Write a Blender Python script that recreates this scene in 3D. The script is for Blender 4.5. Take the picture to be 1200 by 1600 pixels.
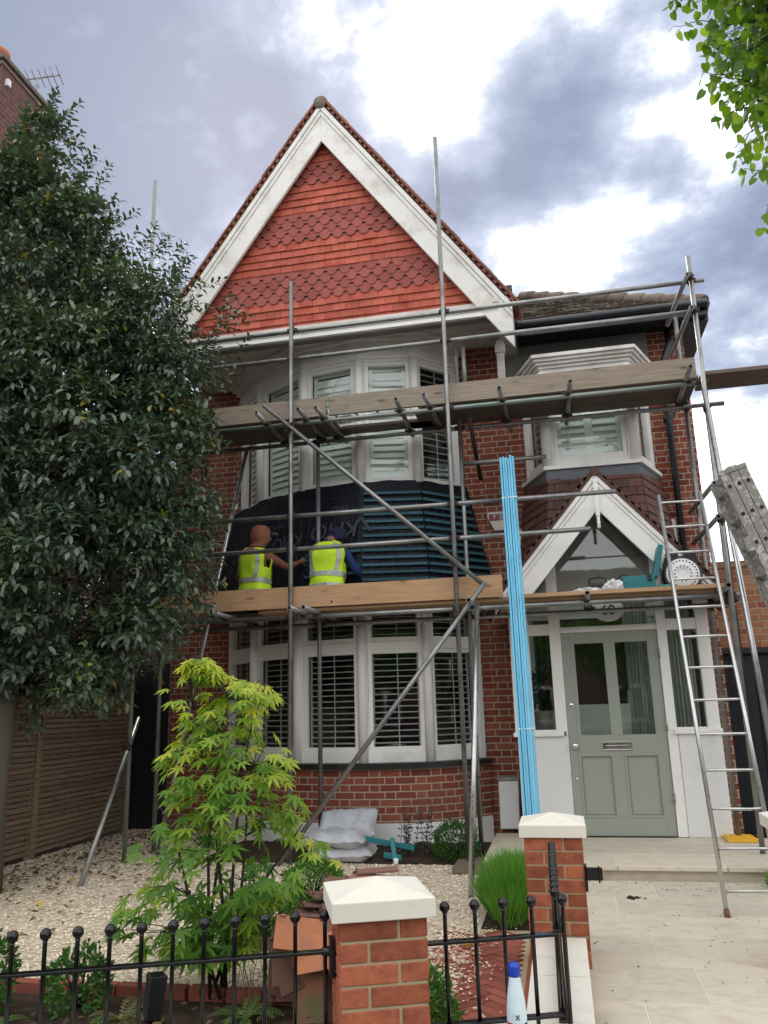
import bpy, math, random
from mathutils import Vector, Matrix, Quaternion, noise as mnoise
for o in list(bpy.data.objects): bpy.data.objects.remove(o)
SC = bpy.context.scene
COL = SC.collection
random.seed(7)
R = math.radians
# ------------------------------------------------------------ camera
F_PX, PIT, ROL, YAW = 1250.0, R(13.6), R(-1.6), R(-11.75)
fw = Vector((math.sin(YAW)*math.cos(PIT), math.cos(YAW)*math.cos(PIT), math.sin(PIT)))
rt = Vector((math.cos(YAW), -math.sin(YAW), 0)); up = rt.cross(fw)
cr, sr = math.cos(ROL), math.sin(ROL)
RT, UP = cr*rt + sr*up, -sr*rt + cr*up
cam = bpy.data.cameras.new('camera'); camo = bpy.data.objects.new('camera', cam); COL.objects.link(camo)
camo.matrix_world = Matrix(((RT.x, UP.x, -fw.x, 0), (RT.y, UP.y, -fw.y, 0), (RT.z, UP.z, -fw.z, 0), (0, 0, 0, 1)))
cam.sensor_fit = 'AUTO'; cam.sensor_width = 36.0; cam.lens = 36.0*F_PX/1600.0
cam.clip_start = 0.05; cam.clip_end = 2000
SC.camera = camo
# ------------------------------------------------------------ world: Nishita sky behind broken cloud
SUN = Vector((-0.287, 0.722, 0.63)).normalized()
wd = bpy.data.worlds.new("World"); SC.world = wd; wd.use_nodes = True
nt = wd.node_tree; nt.nodes.clear(); N = nt.nodes.new; L = nt.links.new
def wmath(op, a, b=None, c=None, clamp=False):
    n = N('ShaderNodeMath'); n.operation = op; n.use_clamp = clamp
    for i, s in enumerate((a, b, c)):
        if s is None: continue
        if hasattr(s, 'links'): L(s, n.inputs[i])
        else: n.inputs[i].default_value = s
    return n.outputs[0]
sky = N('ShaderNodeTexSky'); sky.sky_type = 'NISHITA'; sky.sun_disc = False
sky.sun_elevation = math.asin(SUN.z); sky.sun_rotation = math.atan2(SUN.x, SUN.y)
bg1 = N('ShaderNodeBackground'); L(sky.outputs[0], bg1.inputs[0]); bg1.inputs[1].default_value = 0.10
tc = N('ShaderNodeTexCoord'); sp = N('ShaderNodeSeparateXYZ'); L(tc.outputs['Generated'], sp.inputs[0])
zz = wmath('ADD', wmath('MAXIMUM', sp.outputs[2], 0.0), 0.22)
cx = N('ShaderNodeCombineXYZ'); L(wmath('DIVIDE', sp.outputs[0], zz), cx.inputs[0]); L(wmath('DIVIDE', sp.outputs[1], zz), cx.inputs[1]); cx.inputs[2].default_value = 3.7
def wnoise(scale, detail, rough, dist, vec):
    n = N('ShaderNodeTexNoise'); n.inputs['Scale'].default_value = scale; n.inputs['Detail'].default_value = detail; n.inputs['Roughness'].default_value = rough; n.inputs['Distortion'].default_value = dist
    L(vec, n.inputs['Vector']); return n
big = wnoise(2.3, 4, 0.5, 0.2, cx.outputs[0]).outputs[0]
mid = wnoise(6.5, 9, 0.60, 0.0, cx.outputs[0]).outputs[0]
thick = wmath('ADD', wmath('MULTIPLY', wmath('SUBTRACT', big, 0.5), 1.5), wmath('MULTIPLY', wmath('SUBTRACT', mid, 0.5), 1.45))
thick = wmath('ADD', thick, 0.58)
nzw = wnoise(7.0, 5, 0.6, 0.0, tc.outputs['Generated'])
wv = N('ShaderNodeVectorMath'); wv.operation = 'MULTIPLY_ADD'; L(nzw.outputs['Color'], wv.inputs[0]); wv.inputs[1].default_value = (.10, .10, .10); wv.inputs[2].default_value = (-.05, -.05, -.05)
wv2 = N('ShaderNodeVectorMath'); wv2.operation = 'ADD'; L(tc.outputs['Generated'], wv2.inputs[0]); L(wv.outputs[0], wv2.inputs[1])
def lobe(t, d, a_in, a_out, amt, warp=True):
    d = Vector(d).normalized()
    v = N('ShaderNodeVectorMath'); v.operation = 'DOT_PRODUCT'; L(wv2.outputs[0] if warp else tc.outputs['Generated'], v.inputs[0]); v.inputs[1].default_value = d
    m = N('ShaderNodeMapRange'); m.interpolation_type = 'SMOOTHSTEP'
    m.inputs[1].default_value = math.cos(R(a_out)); m.inputs[2].default_value = math.cos(R(a_in)); m.inputs[3].default_value = 0; m.inputs[4].default_value = amt
    L(v.outputs['Value'], m.inputs[0])
    return wmath('ADD', t, m.outputs[0])
thick = lobe(thick, (-0.397, 0.645, 0.653), 4, 22, 0.30, False)      # heavy bank of cloud over the left of the house
thick = lobe(thick, (-0.025, 0.777, 0.629), 0, 9, 0.26, False)
thick = lobe(thick, (0.082, 0.820, 0.567), 0, 8, 0.18, False)
thick = lobe(thick, (0.224, 0.879, 0.421), 0, 8, 0.22, False)
thick = lobe(thick, (-0.126, 0.710, 0.693), 0, 9, -0.42, False)       # bright gaps
thick = lobe(thick, (0.089, 0.718, 0.691), 0, 9, -0.26, False)
thick = lobe(thick, (0.235, 0.941, 0.244), 2, 14, -0.34, False)
thick = lobe(thick, (0.042, 0.863, 0.503), 0, 7, -0.28, False)
thick = lobe(thick, (0.163, 0.807, 0.568), 0, 6, -0.16, False)
thick = lobe(thick, SUN, 0.0, 1.7, -0.36, False)            # the sun behind thin cloud
thick = lobe(thick, SUN, 0.0, 5, -0.10)
thick = lobe(thick, (0.2, -1, 0.75), 25, 100, -0.75, False)  # added brightness in the unseen sky behind the camera, fills the facade
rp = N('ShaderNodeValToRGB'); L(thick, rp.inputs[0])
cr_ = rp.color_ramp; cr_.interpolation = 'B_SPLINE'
cr_.elements[0].position = 0.0; cr_.elements[0].color = (3.6, 3.5, 3.3, 1)  # overbright stop, raised so the unseen sky behind the camera lights the facade
cr_.elements[1].position = 1.0; cr_.elements[1].color = (0.14, 0.165, 0.235, 1)
for p, c in ((0.22, (0.98, 0.99, 1.02)), (0.38, (0.68, 0.70, 0.75)), (0.47, (0.43, 0.46, 0.53)), (0.58, (0.295, 0.328, 0.41)), (0.78, (0.205, 0.238, 0.322))):
    e = cr_.elements.new(p); e.color = (*c, 1)
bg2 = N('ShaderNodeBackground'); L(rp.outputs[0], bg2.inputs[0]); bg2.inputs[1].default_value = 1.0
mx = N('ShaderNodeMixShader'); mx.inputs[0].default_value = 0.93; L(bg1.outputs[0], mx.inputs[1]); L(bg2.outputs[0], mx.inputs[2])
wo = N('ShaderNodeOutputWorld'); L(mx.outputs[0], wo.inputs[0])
sl = bpy.data.lights.new('sun', 'SUN'); sl.energy = 0.9; sl.angle = R(12); sl.color = (1.0, 0.96, 0.9)
so = bpy.data.objects.new('sun', sl); COL.objects.link(so); so.rotation_euler = SUN.to_track_quat('Z', 'Y').to_euler()
SC.view_settings.view_transform = 'Standard'; SC.view_settings.look = 'None'; SC.view_settings.gamma = 1.0
SC.view_settings.exposure = 1.0
# ------------------------------------------------------------ mesh helpers
ROOTLOC = {}
class MB:
    def __init__(s): s.v = []; s.f = []; s.uv = []; s.mi = []; s.sm = []; s.rv = []; s.m = 0; s.r = None
    def add(s, vs, fs, uv=None, sm=False, r=None):
        b = len(s.v); s.v.extend([tuple(v) for v in vs])
        if r is None: r = s.r if s.r is not None else random.random()
        for i, f in enumerate(fs):
            s.f.append(tuple(b+k for k in f)); s.uv.append(uv[i] if uv else None); s.mi.append(s.m); s.sm.append(sm); s.rv.append(r)
    def obox(s, o, ax, ay, az, A, B, C, r=None):
        o = Vector(o); ax, ay, az = Vector(ax), Vector(ay), Vector(az)
        vs = [o+ax*a+ay*b+az*c for c in C for b in B for a in A]
        fs = [(0, 2, 3, 1), (4, 5, 7, 6), (0, 1, 5, 4), (1, 3, 7, 5), (3, 2, 6, 7), (2, 0, 4, 6)]
        la, lb, lc = A, B, C
        uv = [[(A[0], B[0]), (A[0], B[1]), (A[1], B[1]), (A[1], B[0])]]*2 + [[(A[0], C[0]), (A[1], C[0]), (A[1], C[1]), (A[0], C[1])], [(B[0], C[0]), (B[1], C[0]), (B[1], C[1]), (B[0], C[1])]]*2
        s.add(vs, fs, uv, False, r)
    def box(s, x0, x1, y0, y1, z0, z1, r=None):
        s.obox((0, 0, 0), (1, 0, 0), (0, 1, 0), (0, 0, 1), (x0, x1), (y0, y1), (z0, z1), r)
    def bar(s, p, q, w, h, upv=(0, 0, 1), r=None):
        p, q = Vector(p), Vector(q); d = (q-p); l = d.length; d.normalize()
        sx = d.cross(Vector(upv)).normalized(); sz = sx.cross(d)
        s.obox(p, d, sx, sz, (0, l), (-w/2, w/2), (-h/2, h/2), r)
    def tube(s, p, q, r0, r1=None, n=12, caps=True, rr=None, bore=0):
        s.path([p, q], [r0, r0 if r1 is None else r1], n, caps, rr, bore)
    def path(s, pts, rad, n=8, caps=True, rr=None, bore=0):
        pts = [Vector(p) for p in pts]; vs = []; fs = []
        a = None
        for i, p in enumerate(pts):
            d = (pts[min(i+1, len(pts)-1)] - pts[max(i-1, 0)])
            if d.length < 1e-9: d = Vector((0, 0, 1))
            d.normalize()
            if a is None: a = d.orthogonal().normalized()
            else:
                a = a - d*a.dot(d)
                a = a.normalized() if a.length > 1e-6 else d.orthogonal().normalized()
            b = d.cross(a)
            for k in range(n):
                t = 2*math.pi*k/n; vs.append(p+(a*math.cos(t)+b*math.sin(t))*rad[i])
        for i in range(len(pts)-1):
            for k in range(n): fs.append((i*n+k, i*n+(k+1) % n, (i+1)*n+(k+1) % n, (i+1)*n+k))
        s.add(vs, fs, None, True, rr)
        if caps:
            B = len(s.v)-len(vs)
            for e, c in ((0, 1), (len(pts)-1, -1)):
                ring = [B+e*n+k for k in range(n)]
                s.f.append(tuple(ring[::-1] if c == 1 else ring)); s.uv.append(None); s.mi.append(s.m); s.sm.append(False); s.rv.append(0.1)
    def lathe(s, c, prof, n=16, ax=(0, 0, 1), sm=True, r=None, sx=1, sy=1):
        c = Vector(c); q = Vector((0, 0, 1)).rotation_difference(Vector(ax)); vs = []; fs = []
        for (rad, z) in prof:
            for k in range(n):
                t = 2*math.pi*k/n; vs.append(c+q @ Vector((rad*sx*math.cos(t), rad*sy*math.sin(t), z)))
        for i in range(len(prof)-1):
            for k in range(n): fs.append((i*n+k, i*n+(k+1) % n, (i+1)*n+(k+1) % n, (i+1)*n+k))
        fs.append(tuple(range(n))[::-1]); fs.append(tuple(range((len(prof)-1)*n, len(prof)*n)))
        s.add(vs, fs, None, sm, r)
    def prism(s, poly, o, ax, ay, az, d0, d1, r=None):
        o = Vector(o); ax, ay, az = Vector(ax), Vector(ay), Vector(az); n = len(poly)
        vs = [o+ax*a+ay*b+az*d for d in (d0, d1) for a, b in poly]
        fs = [tuple(range(n))[::-1], tuple(range(n, 2*n))]+[(k, (k+1) % n, n+(k+1) % n, n+k) for k in range(n)]
        uv = [[poly[k] for k in range(n)][::-1], list(poly)]+[[poly[k], poly[(k+1) % n], poly[(k+1) % n], poly[k]] for k in range(n)]
        s.add(vs, fs, uv, False, r)
    def sphere(s, c, r, n=12, m=8, rr=None, sc=(1, 1, 1)):
        prof = [(max(1e-4, math.sin(math.pi*i/m))*r, -math.cos(math.pi*i/m)*r*sc[2]) for i in range(m+1)]
        s.lathe(c, prof, n, r=rr, sx=sc[0], sy=sc[1])
    def quad(s, a, b, c, d, uv=None, r=None): s.add([a, b, c, d], [(0, 1, 2, 3)], [uv] if uv else None, False, r)
    def wall(s, p, q, z0, z1, u0=0.0):
        l = math.hypot(q[0]-p[0], q[1]-p[1])
        s.quad((p[0], p[1], z0), (q[0], q[1], z0), (q[0], q[1], z1), (p[0], p[1], z1), [(u0, z0), (u0+l, z0), (u0+l, z1), (u0, z1)])
        return u0+l
    def build(s, name, mats, parent=None, bevel=0, seg=2):
        me = bpy.data.meshes.new(name)
        off = Vector((0, 0, 0))
        root = parent
        while root is not None and root.parent is not None: root = root.parent
        if root is not None: off = ROOTLOC.get(root.name, off)
        me.from_pydata([(v[0]-off.x, v[1]-off.y, v[2]-off.z) for v in s.v], [], s.f)
        if not isinstance(mats, (list, tuple)): mats = [mats]
        for m in mats: me.materials.append(m)
        me.polygons.foreach_set('material_index', s.mi); me.polygons.foreach_set('use_smooth', s.sm)
        at = me.attributes.new('rv', 'FLOAT', 'FACE'); at.data.foreach_set('value', s.rv)
        if any(u is not None for u in s.uv):
            ul = me.uv_layers.new(name='UVMap'); flat = []
            for f, u in zip(s.f, s.uv):
                if u is None: flat.extend([0.0]*(2*len(f)))
                else:
                    for c in u: flat.extend(c)
            ul.data.foreach_set('uv', flat)
        me.update()
        o = bpy.data.objects.new(name, me); COL.objects.link(o)
        if parent is not None: o.parent = parent
        if bevel:
            b = o.modifiers.new('bevel', 'BEVEL'); b.width = bevel; b.segments = seg; b.limit_method = 'ANGLE'; b.angle_limit = R(40)
        return o
def tag(o, label, cat, group=None, kind=None):
    if label: o['label'] = label
    if cat: o['category'] = cat
    if group: o['group'] = group
    if kind: o['kind'] = kind
    return o
def thing(name, label, cat, loc=(0, 0, 0), group=None):
    o = bpy.data.objects.new(name, None); COL.objects.link(o); o.location = loc; o.empty_display_size = 0.1
    ROOTLOC[o.name] = Vector(loc)
    return tag(o, label, cat, group)
def solo(mb, name, mats, label, cat, group=None, bevel=0, base=None):
    """a thing that is a single mesh, its origin at its base"""
    if base is None:
        xs = [v[0] for v in mb.v]; ys = [v[1] for v in mb.v]; zs = [v[2] for v in mb.v]
        base = ((min(xs)+max(xs))/2, (min(ys)+max(ys))/2, min(zs))
    mb.v = [(v[0]-base[0], v[1]-base[1], v[2]-base[2]) for v in mb.v]
    o = mb.build(name, mats, None, bevel); o.location = base
    return tag(o, label, cat, group)
def structure(mb, name, mats, bevel=0):
    o = mb.build(name, mats, None, bevel); o['kind'] = 'structure'; return o
def lettering(body, size, o, ax, ay, mat, parent, name='lettering', depth=0.002, align='CENTER', shear=0):
    cu = bpy.data.curves.new(name, 'FONT'); cu.body = body; cu.size = size; cu.extrude = depth; cu.align_x = align; cu.align_y = 'CENTER'; cu.shear = shear
    t = bpy.data.objects.new(name, cu); COL.objects.link(t)
    dg = bpy.context.evaluated_depsgraph_get(); me = bpy.data.meshes.new_from_object(t.evaluated_get(dg))
    bpy.data.objects.remove(t)
    ax = Vector(ax).normalized(); ay = Vector(ay).normalized(); az = ax.cross(ay)
    root = parent
    while root.parent is not None: root = root.parent
    oo = Vector(o)-ROOTLOC.get(root.name, root.location)
    me.transform(Matrix(((ax.x, ay.x, az.x, oo.x), (ax.y, ay.y, az.y, oo.y), (ax.z, ay.z, az.z, oo.z), (0, 0, 0, 1))))
    me.materials.clear(); me.materials.append(mat)
    ob = bpy.data.objects.new(name, me); COL.objects.link(ob); ob.parent = parent
    return ob
# ------------------------------------------------------------ materials
def newmat(name):
    m = bpy.data.materials.new(name); m.use_nodes = True
    nt = m.node_tree; return m, nt, nt.nodes['Principled BSDF']
class NG:
    def __init__(s, nt): s.nt = nt
    def n(s, t): return s.nt.nodes.new(t)
    def l(s, a, b): s.nt.links.new(a, b)
    def math(s, op, a, b=None, c=None, clamp=False):
        n = s.n('ShaderNodeMath'); n.operation = op; n.use_clamp = clamp
        for i, q in enumerate((a, b, c)):
            if q is None: continue
            if hasattr(q, 'links'): s.l(q, n.inputs[i])
            else: n.inputs[i].default_value = q
        return n.outputs[0]
    def noise(s, vec, scale, detail=4, rough=.55, dist=0):
        n = s.n('ShaderNodeTexNoise'); n.inputs['Scale'].default_value = scale; n.inputs['Detail'].default_value = detail
        n.inputs['Roughness'].default_value = rough; n.inputs['Distortion'].default_value = dist
        if vec is not None: s.l(vec, n.inputs['Vector'])
        return n.outputs[0]
    def mix(s, f, a, b, mode='MIX'):
        n = s.n('ShaderNodeMix'); n.data_type = 'RGBA'; n.blend_type = mode
        for i, q in ((0, f), (6, a), (7, b)):
            if hasattr(q, 'links'): s.l(q, n.inputs[i])
            else: n.inputs[i].default_value = q if i == 0 else (*q[:3], 1)
        return n.outputs[2]
    def ramp(s, f, stops):
        n = s.n('ShaderNodeValToRGB'); s.l(f, n.inputs[0]); e = n.color_ramp.elements
        e[0].position, e[0].color = stops[0][0], (*stops[0][1], 1); e[1].position, e[1].color = stops[-1][0], (*stops[-1][1], 1)
        for p, c in stops[1:-1]: k = e.new(p); k.color = (*c, 1)
        return n.outputs[0]
    def rng(s, f, a, b, c, d):
        n = s.n('ShaderNodeMapRange'); s.l(f, n.inputs[0])
        for i, q in enumerate((a, b, c, d)): n.inputs[i+1].default_value = q
        return n.outputs[0]
    def coord(s, kind='Object', scale=(1, 1, 1), rot=(0, 0, 0)):
        t = s.n('ShaderNodeTexCoord'); m = s.n('ShaderNodeMapping'); m.inputs['Scale'].default_value = scale; m.inputs['Rotation'].default_value = rot
        s.l(t.outputs[kind], m.inputs[0]); return m.outputs[0]
    def attr(s, name):
        a = s.n('ShaderNodeAttribute'); a.attribute_name = name; return a.outputs['Fac']
    def bump(s, h, strength, dist=0.01):
        b = s.n('ShaderNodeBump'); b.inputs['Strength'].default_value = strength; b.inputs['Distance'].default_value = dist; s.l(h, b.inputs['Height']); return b.outputs[0]
def mat(name, col, rough=.6, metal=0, var=.12, vs=6, col2=None, c2s=3, c2lo=.5, c2hi=.7, bump=0, bs=80, rv=0, st=(1, 1, 1), spec=.5, coat=0):
    m, nt, b = newmat(name); g = NG(nt); co = g.coord('Object', st)
    c = (*col, 1)
    base = g.mix(g.noise(co, vs, 5), tuple(x*(1-var) for x in col), tuple(min(1, x*(1+var)) for x in col))
    if col2 is not None: base = g.mix(g.rng(g.noise(co, c2s, 6, .62), c2lo, c2hi, 0, 1), base, col2)
    if rv:
        k = g.rng(g.attr('rv'), 0, 1, 1-rv, 1+rv); cc = g.n('ShaderNodeCombineXYZ')
        for i in range(3): g.l(k, cc.inputs[i])
        base = g.mix(1.0, base, cc.outputs[0], 'MULTIPLY')
    g.l(base, b.inputs['Base Color'])
    g.l(g.rng(g.noise(co, vs*2.3, 4), .3, .7, max(.03, rough-.08), min(1, rough+.08)), b.inputs['Roughness'])
    b.inputs['Metallic'].default_value = metal; b.inputs['Specular IOR Level'].default_value = spec; b.inputs['Coat Weight'].default_value = coat
    if bump: g.l(g.bump(g.noise(co, bs, 5, .6), bump, .004), b.inputs['Normal'])
    return m
def brick_mat(name, cols, mortar, off=.16875, per_s=.225, per_h=.1125, course=.075, rough=.85):
    m, nt, b = newmat(name); g = NG(nt)
    uv = g.coord('UV'); ob = g.coord('Object')
    d = g.n('ShaderNodeTexNoise'); d.inputs['Scale'].default_value = 14; g.l(ob, d.inputs['Vector'])
    sp = g.n('ShaderNodeSeparateXYZ'); g.l(uv, sp.inputs[0]); ds = g.n('ShaderNodeSeparateColor'); g.l(d.outputs['Color'], ds.inputs[0])
    u = g.math('ADD', sp.outputs[0], g.math('MULTIPLY', g.math('SUBTRACT', ds.outputs[0], .5), .010))
    v = g.math('ADD', sp.outputs[1], g.math('MULTIPLY', g.math('SUBTRACT', ds.outputs[1], .5), .008))
    rowf = g.math('DIVIDE', v, course); row = g.math('FLOOR', rowf); fz = g.math('MULTIPLY', g.math('SUBTRACT', rowf, row), course)
    odd = g.math('FLOORED_MODULO', row, 2.0)
    per = per_s+per_h
    q = g.math('DIVIDE', g.math('ADD', u, g.math('MULTIPLY', odd, off)), per); cell = g.math('FLOOR', q)
    t = g.math('MULTIPLY', g.math('SUBTRACT', q, cell), per)
    isH = g.math('GREATER_THAN', t, per_s)
    loc = g.math('SUBTRACT', t, g.math('MULTIPLY', isH, per_s)); ln = g.math('SUBTRACT', per_s, g.math('MULTIPLY', isH, per_s-per_h))
    dx = g.math('MINIMUM', loc, g.math('SUBTRACT', ln, loc)); dz = g.math('MINIMUM', fz, g.math('SUBTRACT', course, fz))
    dd = g.math('MINIMUM', dx, dz)
    mk = g.rng(dd, .004, .008, 0, 1)
    wn = g.n('ShaderNodeTexWhiteNoise'); wn.noise_dimensions = '2D'; cv = g.n('ShaderNodeCombineXYZ')
    g.l(g.math('ADD', g.math('MULTIPLY', cell, 2.0), isH), cv.inputs[0]); g.l(row, cv.inputs[1]); g.l(cv.outputs[0], wn.inputs['Vector'])
    n = len(cols); bc = g.ramp(wn.outputs['Value'], [(i/(n-1), c) for i, c in enumerate(cols)])
    nn = g.noise(ob, 22, 6, .65)
    bc = g.mix(g.rng(nn, .3, .75, 0, .55), bc, tuple(c*.55 for c in cols[0]))
    big = g.noise(ob, 1.1, 4)
    mo = g.mix(g.noise(ob, 9, 5), tuple(c*.75 for c in mortar), mortar)
    col = g.mix(mk, mo, bc)
    col = g.mix(g.rng(big, .45, .8, 0, .35), col, (.10, .075, .06))
    g.l(col, b.inputs['Base Color']); b.inputs['Roughness'].default_value = rough; b.inputs['Specular IOR Level'].default_value = .25
    h = g.math('ADD', mk, g.math('MULTIPLY', nn, .35))
    g.l(g.bump(h, .7, .006), b.inputs['Normal'])
    return m
def leaf_mat(name, stops, rough=.45, trans=.3, tcol=None, spec=.4):
    m, nt, b = newmat(name); g = NG(nt)
    c = g.ramp(g.attr('rv'), stops)
    c = g.mix(g.rng(g.noise(g.coord('Object'), 30, 3), .3, .7, 0, .25), c, tuple(x*.6 for x in stops[0][1]))
    g.l(c, b.inputs['Base Color']); b.inputs['Roughness'].default_value = rough; b.inputs['Specular IOR Level'].default_value = spec
    tr = g.n('ShaderNodeBsdfTranslucent')
    g.l(g.mix(1.0, c, tcol or (1.5, 1.6, .5), 'MULTIPLY'), tr.inputs[0])
    mx = g.n('ShaderNodeMixShader'); mx.inputs[0].default_value = trans
    out = nt.nodes['Material Output']; g.l(b.outputs[0], mx.inputs[1]); g.l(tr.outputs[0], mx.inputs[2]); g.l(mx.outputs[0], out.inputs[0])
    return m
def glass_mat(name, tint=(.96, .98, .97), rough=.02, refl=1.0):
    m, nt, b = newmat(name); g = NG(nt)
    tr = g.n('ShaderNodeBsdfTransparent'); tr.inputs[0].default_value = (*tint, 1)
    gl = g.n('ShaderNodeBsdfGlossy'); gl.inputs['Roughness'].default_value = rough; gl.inputs[0].default_value = (1, 1, 1, 1)
    lw = g.n('ShaderNodeLayerWeight'); lw.inputs[0].default_value = .5
    g.l(g.bump(g.noise(g.coord('Object'), 3.0, 2), .02, .02), gl.inputs['Normal'])
    mx = g.n('ShaderNodeMixShader'); g.l(g.math('MULTIPLY', g.math('ADD', g.math('MULTIPLY', g.math('POWER', lw.outputs['Facing'], 5.0), .7), .045), refl, clamp=True), mx.inputs[0])
    g.l(tr.outputs[0], mx.inputs[1]); g.l(gl.outputs[0], mx.inputs[2]); g.l(mx.outputs[0], nt.nodes['Material Output'].inputs[0])
    return m
def wood_mat(name, col, dark, grain=14, rough=.8, stretch='X', knots=True, kd=.35, ks=1.0):
    m, nt, b = newmat(name); g = NG(nt)
    s = {'X': (.9, 16, 16), 'Y': (16, .9, 16), 'Z': (16, 16, .9)}[stretch]
    co = g.coord('Object', s); ob = g.coord('Object')
    gr = g.noise(co, 3.2, 8, .65, .5)
    c = g.mix(g.rng(gr, .32, .68, 0, 1), dark, col)
    k = {'X': (2.2, 7, 7), 'Y': (7, 2.2, 7), 'Z': (7, 7, 2.2)}[stretch]
    if knots:
        vo = g.n('ShaderNodeTexVoronoi'); vo.inputs['Scale'].default_value = ks; g.l(g.coord('Object', k), vo.inputs['Vector'])
        c = g.mix(g.rng(vo.outputs['Distance'], .05, .16, .75, 0), c, tuple(x*kd for x in dark))
    c = g.mix(g.rng(g.noise(ob, 2.5, 5, .6), .45, .75, 0, .5), c, tuple(x*.7 for x in col))
    k2 = g.rng(g.attr('rv'), 0, 1, .82, 1.18); cc = g.n('ShaderNodeCombineXYZ')
    for i in range(3): g.l(k2, cc.inputs[i])
    c = g.mix(1.0, c, cc.outputs[0], 'MULTIPLY')
    g.l(c, b.inputs['Base Color']); b.inputs['Roughness'].default_value = rough; b.inputs['Specular IOR Level'].default_value = .3
    g.l(g.bump(gr, .35, .003), b.inputs['Normal'])
    return m
MT = {}
def defmats():
    m = MT
    m['brick'] = brick_mat('red_brick', [(.19, .045, .03), (.28, .075, .045), (.36, .11, .065), (.24, .06, .04), (.31, .085, .05), (.22, .06, .045), (.38, .13, .08)], (.50, .43, .335))
    m['brick_garage'] = brick_mat('orange_stock_brick', [(.34, .13, .06), (.42, .20, .10), (.30, .08, .05), (.46, .27, .14)], (.40, .33, .25))
    m['brick_old'] = brick_mat('sooty_brick', [(.13, .06, .055), (.17, .075, .065), (.11, .055, .055), (.20, .08, .06)], (.22, .17, .15))
    m['pier_brick'] = mat('pier_brick', (.38, .12, .062), .9, var=.28, vs=12, col2=(.23, .068, .042), c2s=13, c2lo=.42, c2hi=.68, bump=.8, bs=70, rv=.30, spec=.2)
    m['mortar'] = mat('mortar', (.42, .34, .21), .95, var=.2, vs=25, bump=.4, bs=140, spec=.2)
    m['white'] = mat('white_gloss_paint', (.86, .85, .82), .38, var=.04, vs=3, col2=(.62, .59, .54), c2s=2.2, c2lo=.55, c2hi=.85)
    m['white_old'] = mat('weathered_white_paint', (.78, .765, .73), .6, var=.06, vs=3, col2=(.50, .46, .40), c2s=4, c2lo=.48, c2hi=.8, bump=.12, bs=40)
    m['soffit'] = mat('dirty_soffit_paint', (.68, .65, .60), .7, var=.08, vs=3, col2=(.36, .32, .27), c2s=3, c2lo=.45, c2hi=.8, st=(.5, 3, 3))
    m['render'] = mat('white_render', (.74, .74, .74), .75, var=.05, vs=4, col2=(.55, .54, .52), c2s=3, c2lo=.55, c2hi=.85, bump=.3, bs=45)
    m['tile_red'] = mat('red_hanging_tile', (.46, .115, .074), .78, var=.14, vs=9, rv=.16, bump=.25, bs=60, col2=(.36, .06, .04), c2s=5, spec=.3)
    m['tile_club'] = mat('plum_club_tile', (.32, .088, .07), .75, var=.14, vs=9, rv=.16, bump=.25, bs=60, spec=.3)
    m['tile_brown'] = mat('brown_skirt_tile', (.125, .052, .040), .7, var=.2, vs=8, rv=.25, bump=.25, bs=60, col2=(.07, .04, .035), c2s=5)
    m['tile_verge'] = mat('verge_tile', (.24, .095, .065), .8, var=.2, vs=12, rv=.3, bump=.3, bs=70)
    m['tile_moss'] = mat('mossy_roof_tile', (.085, .07, .055), .95, var=.4, vs=14, rv=.35, col2=(.20, .185, .15), c2s=22, c2lo=.5, c2hi=.62, bump=.9, bs=60, spec=.15)
    m['ridge'] = mat('ridge_tile', (.20, .165, .14), .9, var=.25, vs=8, rv=.2, col2=(.12, .11, .09), c2s=9, bump=.4, bs=60, spec=.2)
    m['lead'] = mat('lead_sheet', (.13, .145, .165), .6, var=.18, vs=4, bump=.12, bs=12)
    m['grey_render'] = mat('grey_eaves_render', (.20, .195, .18), .85, var=.2, vs=4, bump=.2, bs=30)
    m['gutter'] = mat('black_plastic', (.012, .014, .02), .35, var=.1)
    m['sill_black'] = mat('black_sill_paint', (.013, .013, .013), .4, var=.2, col2=(.3, .29, .27), c2s=18, c2lo=.68, c2hi=.75)
    m['glass'] = glass_mat('window_glass')
    m['glass_porch'] = glass_mat('porch_glass', (.92, .95, .93), refl=1.3)
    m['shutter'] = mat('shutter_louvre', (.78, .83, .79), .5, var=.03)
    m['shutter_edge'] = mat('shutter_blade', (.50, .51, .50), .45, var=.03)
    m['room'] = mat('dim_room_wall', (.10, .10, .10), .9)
    m['inner_white'] = mat('porch_inner_paint', (.80, .82, .79), .55, var=.03)
    m['inner_dark'] = mat('dark_door_glazing', (.012, .018, .016), .2, var=.3)
    m['door'] = mat('sage_door_paint', (.325, .35, .30), .36, var=.035, vs=3)
    m['chrome'] = mat('chrome', (.75, .74, .72), .12, 1.0, var=.04)
    m['membrane'] = mat('black_breather_membrane', (.007, .009, .016), .6, spec=.25, var=.3, vs=3, bump=.5, bs=7)
    m['mem_ink'] = mat('membrane_ink', (.055, .066, .085), .6, var=.25, vs=9)
    m['mem_grid'] = mat('membrane_line', (.035, .042, .055), .6)
    m['batten_teal'] = wood_mat('teal_treated_batten', (.06, .155, .195), (.035, .10, .13), rough=.75)
    m['batten_blue'] = wood_mat('blue_treated_batten', (.20, .58, .82), (.155, .52, .78), stretch='Z', rough=.7, kd=.5, ks=2.2)
    m['strap'] = mat('plastic_strap', (.55, .68, .72), .4)
    m['galv'] = mat('galvanised_tube', (.31, .315, .31), .42, .75, var=.25, vs=5, col2=(.20, .205, .195), c2s=4, c2lo=.45, c2hi=.65, rv=.22)
    m['galv_bright'] = mat('bright_galvanised_tube', (.50, .51, .51), .3, .9, var=.18, vs=9, col2=(.40, .42, .44), c2s=6, c2lo=.5, c2hi=.7)
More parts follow.
